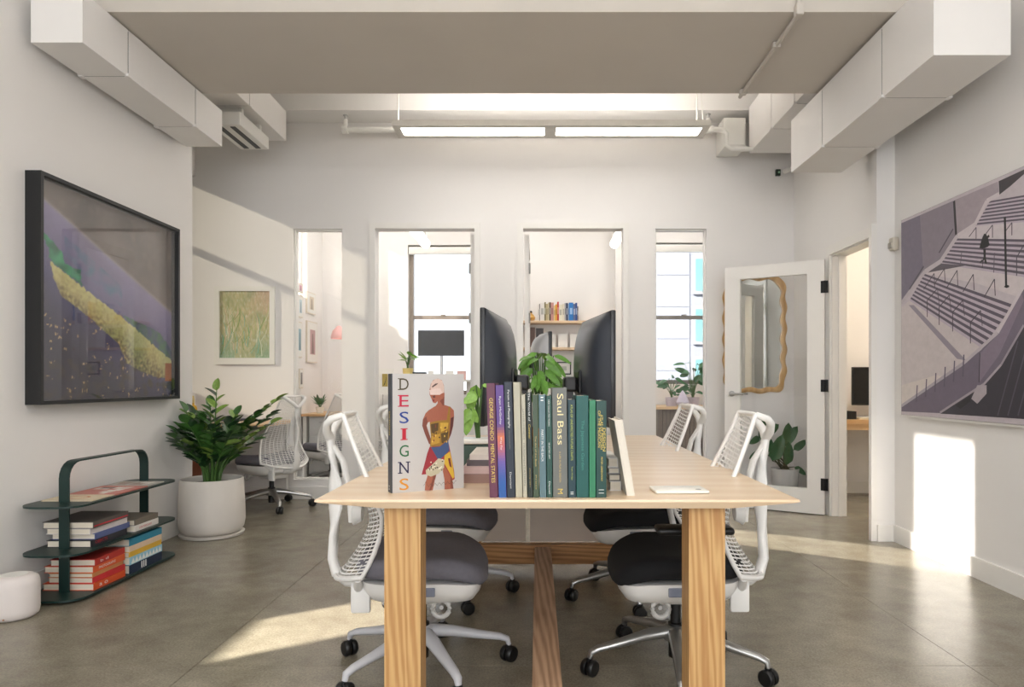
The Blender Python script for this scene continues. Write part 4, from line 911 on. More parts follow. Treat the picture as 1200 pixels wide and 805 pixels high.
def art1(u, v):
    # u 0..1 near to far, v 0..1 bottom to top  -> coordinates of the slanted view
    s = 1 / (1 / 740 + u * (1 / 550 - 1 / 740)); t = (740 - s) / 190; x = 55 + 435 * t; y = (40 + 160 * t) + (1 - v) * s
    n1 = nz(u, v, 5, 1); n2 = nz(u, v, 22, 2); n3 = nz(u, v, 60, 3); px, py = x + 5 * n3, y + 4 * nz(u, v, 50, 5) + 2 * nz(u, v, 110, 6)
    dl = y - (92 + (x - 60) * 0.88)          # distance below the pale diagonal
    if dl < 0: c = mixc((122, 110, 104), (96, 86, 84), 0.5 + n1); c = mixc(c, (146, 130, 112), max(0, n2) * 0.5)
    else: c = mixc((150, 140, 178), (80, 78, 122), min(1, dl / 260)); c = mixc(c, (50, 48, 70), max(0, (dl - 240) / 200)); c = mixc(c, (92, 84, 96), max(0, n1) * 0.5)
    if abs(dl) < 12: c = mixc(c, (164, 150, 140), 0.6 * (1 - abs(dl) / 12))
    if y > 640: c = mixc(c, (74, 62, 56), max(0, n2 * 1.5) + 0.1)
    if inside((px, py), green): c = mixc((70, 172, 122), (30, 104, 80), 0.4 + n2 * 1.2)
    elif inside((px, py), green2): c = mixc((70, 120, 92), (70, 86, 120), 0.5 + n2 * 1.4)
    elif inside((px, py), wedge): dw = y - (318 + (x - 105) * 0.82); c = mixc((214, 208, 140), (176, 160, 104), dw / 90.0 + n3 * 0.5 + n2 * 0.4); c = mixc(c, (96, 82, 62), max(0, dw / 90 - 0.45) * (0.6 + 2 * n3)); c = mixc(c, (110, 150, 90), max(0, n1) * 0.6)
    elif 60 < dl < 130 and 150 < x < 330: c = mixc(c, (84, 120, 150), 0.3 + n2)
    if dl > 250 and mnoise.cell(Vector((u * 60, v * 60, 0))) > 0.86 and nz(u, v, 90, 8) > 0.15: c = mixc(c, (226, 190, 130), 0.8)
    if x > 470 and 640 < y < 700: c = (176, 98, 40)
    return c
ink_grid('canvas', 230, 205, art1, lambda a, c, k: (FD - 0.05, -L + a * 2 * L, 0.02 + c * (h - 0.04)), r, printmat(0.5))
MB().box(FD - 0.016, FD - 0.013, -L, L, 0.02, h - 0.02).build('pane', glass('picture_glass', (1, 1, 1), 0.16), r)

# green grass print on the back wall
gx0, gx1, gz0, gz1 = PX(253, YB), PX(323, YB), PZ(427, YB), PZ(336, YB)
r = thing('framed_picture', 'green grass painting in a white frame above the wall desk', 'picture', ((gx0 + gx1) / 2, YB, gz0)); L = (gx1 - gx0) / 2; h = gz1 - gz0; q = 0.045
MB().box(-L, -L + q, -0.035, -0.001, 0, h).box(L - q, L, -0.035, -0.001, 0, h).box(-L + q, L - q, -0.035, -0.001, 0, q + 0.015).box(-L + q, L - q, -0.035, -0.001, h - q, h).build('frame', WHITEP, r, bevel=0.003)
def art2(u, v):
    n1 = nz(u, v, 4, 20); n2 = nz(u * 2.2 + v, v - u * 0.7, 9, 21); n3 = nz(u * 4, v * 1.2, 14, 22)
    c = mixc((150, 148, 92), (192, 180, 128), 0.5 + n2); c = mixc(c, (84, 150, 128), max(0, 0.75 - v * 1.7) * (0.9 if u < 0.3 or u > 0.7 else 0.3) + n3 * 0.25)
    c = mixc(c, (196, 150, 132), max(0, (u - 0.45) * 1.4) * max(0, v - 0.45) * 2.2 + max(0, n2) * 0.2); c = mixc(c, (216, 212, 190), max(0, n3 - 0.12) * 1.5)
    c = mixc(c, (96, 118, 70), max(0, n1) * 0.6); return mixc(c, (236, 232, 214), 0.28)
ink_grid('painting', 90, 110, art2, lambda a, c, k: (-L + q + a * 2 * (L - q), -0.018, q + 0.015 + c * (h - 2 * q - 0.015)), r)
rr = random.Random(4); st = []
for i in range(70):
    a = rr.uniform(0.02, 0.9); c = rr.uniform(0.02, 0.6); ln = rr.uniform(0.15, 0.4); dx = rr.uniform(-0.14, 0.22); wd_ = rr.uniform(0.006, 0.014)
    col = rr.choice([(140, 168, 104), (186, 190, 134), (112, 180, 164), (220, 222, 200), (130, 156, 92), (214, 188, 160)])
    x1, z1_ = min(0.98, max(0.02, a + dx)), min(0.98, c + ln)
    st.append(([(a, c), (a + wd_, c), ((a + x1) / 2 + wd_ + 0.03, (c + z1_) / 2), (x1, z1_), ((a + x1) / 2 + 0.03, (c + z1_) / 2)], col))
ink_polys('brush_strokes', st, lambda a, c, k: (-L + q + a * 2 * (L - q), -0.0182 - k, q + 0.015 + c * (h - 2 * q - 0.015)), r, 0.000006)

# staircase print on the right wall (runs on beyond the frame of the photograph)
CY0, CY1, CZ0, CZ1 = 2.95, F * (XR - 0.0352) / (1056 - U0), 0.885, 2.185
r = thing('canvas_print', 'large monochrome print of a concrete outdoor staircase with one walking person', 'picture', (XR, (CY0 + CY1) / 2, CZ0))
cyc = (CY0 + CY1) / 2
MB().box(-0.035, -0.001, CY0 - cyc, CY1 - cyc, 0, CZ1 - CZ0).build('stretcher_frame', mat('dark_canvas_edge', (40, 36, 38), 0.7), r, bevel=0.002)
MB().box(-0.030, -0.001, CY0 - cyc + 0.05, CY1 - cyc - 0.05, -0.014, -0.0005).build('hanging_rail', TRIM, r)
XP = XR - 0.0355
def wp(u, v): Y = F * XP / (u - U0); return (Y - cyc, PZ(v, Y) - CZ0)
def A3(x, y): return wp(1050 + x * 150 / 805, 190 + y * 150 / 805)       # upper zoom
def B3(x, y): return wp(1050 + x * 150 / 755, 340 + y * 160 / 805)       # lower zoom
y0_, y1_, hh = CY0 - cyc, CY1 - cyc, CZ1 - CZ0
def clampq(p): return (min(y1_ - 0.001, max(y0_ + 0.001, p[0])), min(hh - 0.001, max(0.001, p[1])))
POLY = []
def pg(pts, col): POLY.append(([clampq(p) for p in pts], col))
def ln(p, q2, wdt, col):
    p, q2 = Vector(p), Vector(q2); d = (q2 - p).normalized(); nn = Vector((-d.y, d.x)) * wdt / 2
    pg([p + nn, q2 + nn, q2 - nn, p - nn], col)
pg([(y0_, 0), (y1_, 0), (y1_, hh), (y0_, hh)], (196, 186, 192))
pg([A3(33, 384), A3(640, 122), A3(648, 205), A3(570, 245), A3(500, 395), A3(385, 465), A3(280, 625), A3(180, 690), A3(100, 810), B3(33, 70)], (138, 128, 140))      # wall
pg([A3(365, 242), A3(640, 122), A3(648, 200), A3(570, 240), A3(495, 385), A3(380, 455)], (164, 152, 160))
pg([A3(33, 384), A3(150, 334), A3(170, 660), A3(80, 800), B3(33, 60)], (120, 112, 128))
ln(A3(365, 244), A3(378, 462), 0.02, (44, 40, 44))
pg([A3(645, 120), A3(805, 46), A3(805, 75), A3(720, 150), A3(650, 205)], (58, 52, 58)); pg([A3(805, 46), A3(1300, -185), A3(1300, 120), A3(805, 78)], (110, 100, 108))
# upper flights: alternating risers
def flight(l0, l1, r0, r1, n, dark=(92, 82, 96), light=(188, 176, 188)):
    for i in range(n):
        f0, f1, f2 = i / n, (i + 0.5) / n, (i + 1) / n
        La = lambda f: Vector(l0).lerp(Vector(l1), f); Ra = lambda f: Vector(r0).lerp(Vector(r1), f)
        pg([La(f0), Ra(f0), Ra(f1), La(f1)], dark); pg([La(f1), Ra(f1), Ra(f2), La(f2)], light)
flight(A3(590, 245), A3(500, 405), A3(1300, 120), A3(1300, 330), 7)
pg([A3(500, 402), A3(1300, 335), A3(1300, 500), A3(360, 480)], (206, 196, 200))
flight(A3(372, 480), A3(275, 640), A3(1300, 490), A3(1300, 800), 7)
pg([A3(275, 640), A3(1300, 800), A3(1300, 1000), A3(805, 860), A3(500, 760), A3(180, 700)], (208, 198, 200))
pg([A3(275, 636), A3(440, 650), A3(200, 695)], (92, 84, 94))
flight(A3(180, 702), B3(80, 60), B3(690, 85), B3(510, 345), 8)
pg([B3(80, 62), B3(510, 345), B3(420, 412), B3(100, 640), B3(33, 680), B3(33, 100)], (204, 194, 194))
pg([B3(33, 680), B3(33, 560), B3(240, 500), B3(300, 520), B3(200, 570)], (214, 204, 198))
pg([B3(75, 88), B3(105, 88), B3(415, 415), B3(360, 405)], (150, 140, 152))
ln(A3(650, 200), A3(570, 245), 0.025, (206, 196, 200)); ln(A3(570, 245), A3(498, 390), 0.025, (206, 196, 200)); ln(A3(498, 390), A3(385, 465), 0.025, (206, 196, 200)); ln(A3(385, 465), A3(280, 625), 0.03, (196, 186, 192)); ln(A3(280, 625), A3(180, 690), 0.03, (196, 186, 192)); ln(A3(180, 690), B3(33, 75), 0.03, (190, 180, 186))
# parapet and road
pg([B3(33, 682), B3(400, 430), B3(500, 355), B3(600, 250), B3(740, 0), B3(1200, -700), B3(1200, -250), B3(755, 200), B3(620, 440), B3(520, 555), B3(260, 725), B3(33, 715)], (112, 102, 118))
pg([B3(260, 728), B3(520, 555), B3(620, 440), B3(755, 200), B3(1200, -260), B3(1200, 900), B3(755, 760)], (54, 50, 60))
pg([B3(490, 380), B3(600, 262), B3(740, 20), B3(755, 60), B3(610, 380), B3(495, 540)], (132, 120, 136))
ln(B3(33, 682), B3(400, 430), 0.02, (176, 166, 174)); ln(B3(400, 430), B3(600, 250), 0.02, (190, 180, 186)); ln(B3(600, 250), B3(740, 0), 0.022, (206, 196, 200)); ln(B3(740, 0), B3(1200, -700), 0.022, (206, 196, 200))
ln(B3(260, 722), B3(520, 553), 0.014, (170, 160, 168)); ln(B3(520, 553), B3(620, 440), 0.014, (176, 166, 174)); ln(B3(620, 440), B3(755, 205), 0.014, (160, 150, 160)); ln(B3(495, 372), B3(490, 545), 0.008, (66, 58, 70))
pg([B3(445, 640), B3(480, 560), B3(535, 560), B3(535, 610), B3(480, 670)], (176, 166, 172)); pg([B3(380, 700), B3(440, 655), B3(440, 620), B3(350, 680)], (36, 33, 40))
for x in (600, 660, 720): ln(B3(x, 740), B3(x + 120, 300), 0.01, (82, 76, 90))
for i in range(6): ln(B3(120 + 55 * i, 660 - 30 * i), B3(126 + 55 * i, 560 - 36 * i), 0.012, (96, 88, 104))
# rails, post and walker
for (x, y, y2) in ((240, 700, 790), (305, 670, 760), (385, 680, 780), (487, 705, 805), (620, 735, 840)): ln(A3(x, y), A3(x + 5, y2), 0.007, (70, 62, 72)); ln(A3(x, y), A3(x - 65, y2 + 10), 0.007, (70, 62, 72))
for (x, y) in ((185, 60), (255, 100), (335, 130), (440, 190)): ln(B3(x, y), B3(x, y + 80 + x * 0.1), 0.008, (70, 62, 72)); ln(B3(x, y), B3(x + 60, y - 70), 0.007, (70, 62, 72)); ln(B3(x + 60, y - 70), B3(x + 70, y + 20), 0.006, (80, 72, 82))
for (x, y) in ((505, 410), (608, 395), (730, 380)): ln(A3(x, y), A3(x, y + 80), 0.007, (90, 80, 92)); ln(A3(x, y), A3(x - 45, y + 60), 0.006, (90, 80, 92))
ln(A3(175, 655), A3(85, 800), 0.012, (84, 76, 88)); ln(A3(360, 420), A3(272, 570), 0.010, (84, 76, 88)); ln(A3(415, 560), A3(405, 655), 0.006, (90, 80, 92)); ln(A3(620, 570), A3(616, 695), 0.006, (90, 80, 92)); ln(A3(760, 600), A3(760, 715), 0.007, (80, 72, 84)); ln(A3(760, 600), A3(805, 520), 0.007, (80, 72, 84))
ln(A3(686, 345), A3(694, 780), 0.016, (28, 25, 28)); pg([A3(680, 785), A3(692, 770), A3(712, 775), A3(714, 785), A3(696, 792)], (28, 25, 28))
pg([A3(546, 470), A3(556, 450), A3(568, 452), A3(574, 465), A3(586, 455), A3(590, 470), A3(580, 478), A3(590, 520), A3(580, 532), A3(545, 545), A3(526, 540), A3(536, 500)], (28, 25, 28))
pg([A3(550, 545), A3(566, 545), A3(566, 600), A3(574, 640), A3(560, 636), A3(556, 612), A3(548, 630), A3(546, 668), A3(543, 664), A3(546, 620), A3(552, 595)], (30, 27, 30)); ln(A3(546, 615), A3(530, 632), 0.01, (30, 27, 30))
ink_polys('printed_photograph', POLY, lambda a, c, k: (-0.0352 - k, a, c), r, 0.000012, printmat(0.55))

# ------------------------------------------------------------------ wavy mirror and floor plant behind the open door
mx0, mx1, mz0, mz1 = PX(846.5, YB), PX(921, YB), PZ(461, YB), PZ(322, YB)
r = thing('wavy_mirror', 'wall mirror with a wavy oak frame behind the open glass door', 'mirror', ((mx0 + mx1) / 2, YB, mz0)); L = (mx1 - mx0) / 2; h = mz1 - mz0
def wav(k, wdt):
    pts = []; n = 28
    hwid, hhei = L - wdt, h / 2 - wdt
    def sup(a): 
        ca, sa = math.cos(a), math.sin(a); p = 2 / 7
        return Vector((hwid * math.copysign(abs(ca) ** p, ca), hhei * math.copysign(abs(sa) ** p, sa)))
    N_ = 160; raw = [sup(2 * math.pi * i / N_) for i in range(N_)]
    # walk evenly along the outline
    ds = [0]
    for i in range(N_): ds.append(ds[-1] + (raw[(i + 1) % N_] - raw[i]).length)
    T = ds[-1]; out = []
    M_ = 200; j = 0
    for i in range(M_):
        d = T * i / M_
        while ds[j + 1] < d: j += 1
        p = raw[j].lerp(raw[(j + 1) % N_], (d - ds[j]) / max(1e-9, ds[j + 1] - ds[j])); t = (raw[(j + 1) % N_] - raw[j]).normalized()
        nn = Vector((t.y, -t.x)); out.append(p + nn * (0.009 * math.sin(2 * math.pi * k * i / M_)))
    return out
OAKM = wood('honey_oak_frame', (184, 142, 84), (208, 170, 116), 2, 9, 0.4)
o1, i1 = wav(16, 0.006), wav(16, 0.052)
b = MB(); rings = [[b.bm.verts.new((p.x, y, h / 2 + p.y)) for p in lst] for lst, y in ((o1, -0.001), (o1, -0.028), ([a.lerp(c, 0.5) for a, c in zip(o1, i1)], -0.04), (i1, -0.03), (i1, -0.012))]
for A, B in zip(rings, rings[1:]):
    for i in range(len(A)): b.bm.faces.new((A[i], A[(i + 1) % len(A)], B[(i + 1) % len(A)], B[i]))
b.build('frame', OAKM, r, smooth=60)
b = MB(); vs = [b.bm.verts.new((p.x, -0.013, h / 2 + p.y)) for p in i1]; b.bm.faces.new(vs); b.build('mirror_glass', mat('silvered_glass', (226, 230, 228), 0.02, 1.0, var=0.0), r)
fpz = thing('potted_plant', 'broad-leaved rubber plant in a pale grey pot behind the glass door', 'plant', (PX(919, 6.22), 6.2, 0))
MB().lathe([(0.09, 0), (0.095, 0.004), (0.125, 0.32), (0.12, 0.322), (0.115, 0.3), (0, 0.3)], 32, cap=False).build('pot', mat('pale_grey_pot', (206, 204, 200), 0.6), fpz, smooth=50)
MB().lathe([(0, 0.3), (0.116, 0.301), (0, 0.304)], 20, cap=False).build('soil', MATS['dark_soil'], fpz)
lf4 = leaf_mesh('leaf', G3, 1, 0.5, 0.1, 0.12)
def fq(u, v, dy=0): p = P(u, v, 6.2 + dy); return p - Vector(fpz.location)
tips = [(fq(893, 517), fq(897, 488)), (fq(897, 508, 0.03), fq(914, 497, 0.06)), (fq(903, 530, -0.03), fq(892, 503, -0.05)), (fq(905, 540, -0.04), fq(918, 510, -0.09)), (fq(920, 523, 0.02), fq(926, 495, 0.04)), (fq(918, 520, -0.04), fq(936, 500, -0.06)), (fq(922, 545, -0.07), fq(926, 518, -0.13)), (fq(930, 527, -0.02), fq(946, 516, -0.05)), (fq(931, 547, -0.04), fq(945, 556, -0.09)), (fq(905, 534, 0), fq(913, 538, -0.05)), (fq(893, 530), fq(879, 537, -0.06)), (fq(890, 512, -0.02), fq(879, 520, -0.06))]
bunch(fpz, lf4, (0, 0, 0.3), tips, 0.3, 0.005, stem_mat=mat('brown_stem', (66, 70, 48), 0.6), base_jit=0.04, upv=(0.2, -1, 0.35))

# ------------------------------------------------------------------ dark green magazine rack with its books
GRN = mat('dark_green_metal', (24, 50, 46), 0.4, 0.1, var=0.05)
RX, RYc = -2.43, 3.86
rk = thing('magazine_rack', 'dark green metal rack with three shelves and a carrying handle', 'rack', (RX, RYc, 0))
def stadium(hx, hy, rad, n=8):
    pts = []
    for (cx, cy, a0) in ((hx - rad, hy - rad, 0), (-hx + rad, hy - rad, 90), (-hx + rad, -hy + rad, 180), (hx - rad, -hy + rad, 270)):
        for i in range(n + 1): a = R(a0 + 90 * i / n); pts.append((cx + rad * math.cos(a), cy + rad * math.sin(a)))
    return pts
ZSH = (0.012, 0.235, 0.475)
for z in ZSH: MB().prism(stadium(0.155, 0.50, 0.10), z, z + 0.010).build('shelf', GRN, rk)
for s in (-0.3, 0.3): MB().rbox(-0.1, 0.1, s - 0.03, s + 0.03, 0.0, 0.0118, 0.003).build('foot', GRN, rk)
# strap: flat band going up, over and down
rad = 0.085; yA, yB_, zt = -0.355, 0.355, 0.69
path = [(yA, 0.022)] + [(yA, z) for z in (0.2, 0.4, zt - rad)] + [(yA + rad - rad * math.cos(R(a)), zt - rad + rad * math.sin(R(a))) for a in (18, 36, 54, 72, 90)] + [(yB_ - rad + rad * math.sin(R(a)), zt - rad + rad * math.cos(R(a))) for a in (0, 18, 36, 54, 72, 90)] + [(yB_, z) for z in (0.4, 0.2, 0.022)]
b = MB(); prev = None
rows = []
for i, (y, z) in enumerate(path):
    a = Vector(path[max(0, i - 1)]); c = Vector(path[min(len(path) - 1, i + 1)]); t = (c - a).normalized(); nn = Vector((-t.y, t.x)) * 0.004
    rows.append([b.bm.verts.new(p) for p in ((-0.026, y + nn.x, z + nn.y), (0.026, y + nn.x, z + nn.y), (0.026, y - nn.x, z - nn.y), (-0.026, y - nn.x, z - nn.y))])
for A, B in zip(rows, rows[1:]):
    for i in range(4): b.bm.faces.new((A[i], A[(i + 1) % 4], B[(i + 1) % 4], B[i]))
b.bm.faces.new(rows[0]); b.bm.faces.new(rows[-1][::-1]); b.build('handle_strap', GRN, rk, smooth=35)
def rb(lb, dx0, dx1, y0, y1, z, th, col, rz=0.0, name='book', cat='book', grp=None):
    return flat_book(lb, RX + dx0, RX + dx1, y0, y1, z, th, col, '+X', name=name, cat=cat, group=grp, rz=R(rz))
# the strap stands at x -0.026..0.026 at y 3.505; piles lie behind it
def pile(items, z, y0, y1, grp):
    for (lb, dx0, dx1, th, col, rz, ex) in items:
        o = rb(lb, dx0, dx1, y0 + ex, y1 + ex, z, th, col, rz, grp=grp); z += th + 0.0006
        yield o, th
lo = list(pile([('orange red book with silver marks, lowest on the bottom shelf', -0.13, 0.135, 0.036, (216, 84, 36), 0, 0), ('crimson book above the orange red one on the bottom shelf', -0.105, 0.13, 0.03, (196, 44, 48), -1, 0.005), ('yellow and pink book inside the red pile', -0.10, 0.125, 0.022, (204, 140, 84), 1, 0.0), ('orange book with a long title in the red pile', -0.125, 0.13, 0.034, (222, 96, 48), 0, 0.004), ('dark covered red spined book topping the bottom pile', -0.10, 0.13, 0.034, (188, 52, 44), 2, 0.008)], 0.0225, 3.53, 3.80, 'red books on the rack'))
for (o, th), tx in zip(lo, ('a o', None, None, 'PHOTOGRAPHS', 'b d')):
    if tx: lettering(tx, WHT, o.children[0], (o.children[0].dimensions.x / 2 + 0.0004, -0.09, th * 0.3), (0, 1, 0), (0, 0, 1), 0.14 if len(tx) > 4 else 0.07, th * 0.4)
hi = list(pile([('thick navy book with white stripes on its spine', -0.14, 0.14, 0.05, (26, 42, 66), 0, 0), ('sky blue patterned book above the navy one', -0.14, 0.142, 0.042, (150, 196, 214), 0, 0), ('yellow spined book in the rack\'s blue pile', -0.13, 0.138, 0.03, (222, 176, 60), 0, 0), ('peach cream book in the rack\'s blue pile', -0.14, 0.14, 0.032, (224, 198, 170), 0, 0), ('teal blue book topping the pile under the middle shelf', -0.13, 0.14, 0.04, (44, 132, 160), 0, 0)], 0.0225, 3.83, 4.16, 'blue and yellow books on the rack'))
o, th = hi[0]
for i in range(3): MB().box(0.1401, 0.1406, -0.05 + i * 0.02, -0.04 + i * 0.02, 0.006, 0.044).build('printed_stripe', WHT, o)
o, th = hi[1]
for i in range(9): MB().prism([(-0.15 + i * 0.034, 0.005), (-0.133 + i * 0.034, 0.036), (-0.116 + i * 0.034, 0.005)], 0.1411, 0.1416, 'YZ').build('printed_triangle', WHT, o)
m1 = list(pile([('black and white book lowest on the middle shelf', -0.11, 0.12, 0.036, (46, 46, 52), 0, 0.0), ('blue grey book in the middle shelf pile', -0.10, 0.125, 0.03, (88, 100, 146), 1, 0.02), ('white and red book in the middle shelf pile', -0.11, 0.12, 0.03, (214, 206, 204), -1, 0.0), ('large dark photo book topping the middle shelf pile', -0.13, 0.13, 0.034, (92, 84, 78), 1, -0.002)], 0.2455, 3.53, 3.84, 'books on the middle shelf'))
o, th = m1[0]; lettering('OBJECTS', mat('red_lettering', (204, 40, 56), 0.6), o.children[0], (0.1155, -0.12, 0.008), (0, 1, 0), (0, 0, 1), 0.1, 0.02)
o, th = m1[3]; MB().box(0.1302, 0.1308, -0.15, 0.15, 0.008, 0.014).build('red_stripe', MATS['red_lettering'], o)
m2 = list(pile([('white spined book with red lettering on the middle shelf', -0.12, 0.13, 0.034, (226, 220, 214), 0, 0), ('grey brown covered book on top of the white spined book', -0.13, 0.128, 0.032, (120, 110, 98), 0, 0)], 0.2455, 3.90, 4.14, 'books on the middle shelf'))
o, th = m2[0]; lettering('CONTEMPORARY', MATS['red_lettering'], o.children[0], (0.1254, -0.08, 0.01), (0, 1, 0), (0, 0, 1), 0.13, 0.012)
MAGP = [('cream magazine with an orange oval lying at the near end of the top shelf', -0.13, 0.13, 3.40, 3.70, (216, 200, 170), 0.0), ('red and white magazine lying open across the top shelf', -0.13, 0.135, 3.71, 4.02, (196, 120, 108), 0.0), ('grey photo magazine at the far end of the top shelf', -0.125, 0.13, 4.03, 4.205, (190, 186, 178), 0.0)]
for i, (lb, a, c, y0, y1, col, rz) in enumerate(MAGP):
    if i == 0: y0 = 3.52
    o = flat_book(lb, RX + a, RX + c, y0, y1 if i else 3.705, 0.4855, 0.006, col, '+X', name='magazine', cat='magazine', group='magazines on the top shelf'); 
    L2 = (y1 - y0) / 2 if i else 0.09
    pol = []
    rr = random.Random(i)
    if i == 0: pol.append(([(0.06 * math.cos(k) + 0.0, 0.05 * math.sin(k)) for k in [q * 0.4 for q in range(16)]], (200, 140, 96))); pol.append(([(0.045 * math.cos(k) + 0.0, 0.036 * math.sin(k)) for k in [q * 0.4 for q in range(16)]], (222, 204, 172)))
    else:
        for k in range(9): a_, b_ = rr.uniform(-0.11, 0.04), rr.uniform(-L2 * 0.9, L2 * 0.3); w_, d_ = rr.uniform(0.03, 0.08), rr.uniform(0.04, 0.08); pol.append(([(a_, b_), (a_ + w_, b_), (a_ + w_, b_ + d_), (a_, b_ + d_)], rr.choice([(214, 196, 186), (150, 70, 64), (110, 96, 92), (226, 220, 212), (170, 150, 136)])))
    ink_polys('printed_cover', pol, lambda x, y, k: (x, y, 0.0062 + k), o, 0.00004)

# white rounded speaker on the floor
r = thing('smart_speaker', 'white rounded speaker standing on the floor beside the rack', 'speaker', (-2.455, 3.20, 0))
prof = [(0.07, 0.0), (0.085, 0.003), (0.098, 0.016), (0.102, 0.04), (0.102, 0.155), (0.097, 0.18), (0.082, 0.194), (0.06, 0.199), (0.0, 0.2)]
MB().lathe(prof, 40, cap=False).build('speaker_body', mat('white_speaker_fabric', (226, 218, 214), 0.8, var=0.02, bump=0.25, bscale=500), r, smooth=50)
MB().lathe([(0.0, 0.2), (0.055, 0.2003), (0.055, 0.2012), (0, 0.2014)], 32, cap=False).build('touch_top', WHITEP, r, smooth=True)
MB().lathe([(0.004, -0.1035), (0.004, -0.1)], 10, (0.03, 0, 0.02), 'Y').build('status_light', mat('dim_led', (150, 110, 90), 0.4), r)

# ------------------------------------------------------------------ wall desk in the recess
dk = thing('wall_desk', 'light wood desk along the back wall behind the potted plant', 'desk', (-2.83, 6.0, 0))
MB().box(-0.39, 0.56, -0.34, 0.40, 0.725, 0.75).build('desktop', wood('desk_oak', (206, 160, 110), (230, 196, 150), 0, 5, 0.4), dk, bevel=0.003)
REDW = mat('reddish_wood', (176, 110, 80), 0.5)
MB().box(-0.36, -0.30, -0.30, 0.36, 0, 0.7249).build('leg_panel', REDW, dk, bevel=0.003)
MB().tube([(0.5, 0.34, 0), (0.5, 0.34, 0.7249)], 0.016, 10).build('leg', WHITEP, dk)
MB().box(-0.299, 0.47, 0.30, 0.318, 0.35, 0.7249).build('modesty_panel', TRIM, dk)
r = thing('bottle', 'yellow plastic bottle standing on the wall desk', 'bottle', (-3.09, 6.12, 0.75)); MB().lathe([(0.03, 0), (0.036, 0.006), (0.036, 0.11), (0.03, 0.135), (0.012, 0.15), (0.012, 0.165)], 20).build('bottle_body', mat('yellow_plastic', (232, 184, 50), 0.4), r, smooth=True); MB().lathe([(0.014, 0.1651), (0.014, 0.2), (0.008, 0.23)], 16).build('nozzle', mat('pale_yellow', (236, 214, 150), 0.4), r, smooth=True)
r = thing('document_box', 'dark navy box lying on the wall desk', 'box', (-3.00, 5.80, 0.75)); MB().rbox(-0.12, 0.14, -0.1, 0.1, 0, 0.07, 0.006).build('box_body', mat('navy_card', (30, 36, 50), 0.5), r); MB().rbox(-0.125, 0.145, -0.105, 0.105, 0.0701, 0.082, 0.004).build('lid', mat('navy_lid', (40, 48, 64), 0.5), r)
r = thing('magazine', 'loose grey magazine lying on the wall desk', 'magazine', (-2.66, 5.82, 0.75), R(8)); MB().rbox(-0.13, 0.13, -0.09, 0.09, 0, 0.02, 0.003).build('pages', OFF, r); MB().box(-0.132, 0.132, -0.092, 0.092, 0.0201, 0.022).build('cover', mat('grey_cover', (110, 112, 120), 0.4), r)
r = thing('magazine', 'folded dark paper lying across the grey magazine', 'paper', (-2.62, 5.84, 0.7725), R(-14)); MB().rbox(-0.12, 0.1, -0.06, 0.06, 0, 0.018, 0.004).build('sheets', mat('dark_paper', (76, 76, 86), 0.6), r)

# ------------------------------------------------------------------ back room furniture
OAKS = wood('shelf_oak', (206, 172, 134), (228, 200, 166), 0, 5, 0.5)
# desk at the left, plant, lamp and pictures
dk2 = thing('office_desk', 'light wood desk with white drawers seen through the narrow glass pane', 'desk', (-2.2, 7.86, 0))
MB().box(-0.41, 0.17, -0.34, 0.42, 0.725, 0.75).build('desktop', MATS['desk_oak'], dk2, bevel=0.003)
for x in (-0.38, 0.14): MB().box(x - 0.02, x + 0.02, -0.30, 0.38, 0, 0.7249).build('leg_panel', TRIM, dk2)
MB().box(-0.34, -0.02, -0.28, 0.3, 0.08, 0.7249).build('drawer_unit', mat('pale_grey_steel', (206, 206, 204), 0.5), dk2)
for z in (0.11, 0.32, 0.53):
    d = MB().rbox(-0.33, -0.03, -0.298, -0.281, z, z + 0.18, 0.003).build('drawer', mat('pale_grey_steel', (206, 206, 204), 0.5), dk2); MB().rbox(-0.22, -0.14, -0.308, -0.2985, z + 0.12, z + 0.135, 0.002).build('handle', STEEL, d)
pf = thing('potted_fern', 'small spiky green plant on the office desk', 'plant', (PX(375, 7.8), 7.8, 0.75)); MB().lathe([(0.035, 0), (0.05, 0.07), (0.046, 0.07), (0.042, 0.06), (0, 0.06)], 20, cap=False).build('pot', WHITEP, pf, smooth=50)
lf5 = leaf_mesh('leaf', G3, 1, 0.2, 0.1, 0.15); rnd = random.Random(9)
bunch(pf, lf5, (0, 0, 0.06), [((0.02 * math.cos(i * 2.4), 0.02 * math.sin(i * 2.4), 0.09), ((0.05 + 0.06 * rnd.random()) * math.cos(i * 2.4), (0.05 + 0.06 * rnd.random()) * math.sin(i * 2.4), 0.12 + 0.12 * rnd.random())) for i in range(18)], 0.4, 0.002)
r = thing('desk_lamp', 'pink dome lamp on a thin arm in the back room', 'lamp', (-2.13, 7.95, 0.75)); PINK = mat('pink_enamel', (232, 178, 172), 0.35)
MB().lathe([(0.08, 0), (0.085, 0.006), (0.08, 0.018), (0.02, 0.022)], 28).build('base', PINK, r, smooth=True)
ex = PX(397, 7.9) + 2.13
MB().tube([(0, 0, 0.02), (0.0, 0, 0.45), (-0.02, -0.01, 0.80), (-0.10, -0.04, 0.97), (ex + 0.05, -0.05, 0.96), (ex, -0.05, 0.93)], 0.009, 8).build('stem', PINK, r, smooth=True)
zl = PZ(397, 7.9) - 0.75
MB().lathe([(0.09, zl), (0.088, zl + 0.03), (0.07, zl + 0.09), (0.035, zl + 0.13), (0.02, zl + 0.15), (0.018, zl + 0.15), (0.06, zl + 0.09), (0.084, zl + 0.005)], 28, (ex, -0.05, 0), cap=False).build('lamp_shade', PINK, r, smooth=50)
MB().lathe([(0.0, zl + 0.02), (0.03, zl + 0.03), (0.035, zl + 0.06), (0.015, zl + 0.1), (0, zl + 0.1)], 16, (ex, -0.05, 0), cap=False).build('bulb', emit('warm_bulb', (255, 236, 214), 6), r, smooth=True)
XO = -2.62
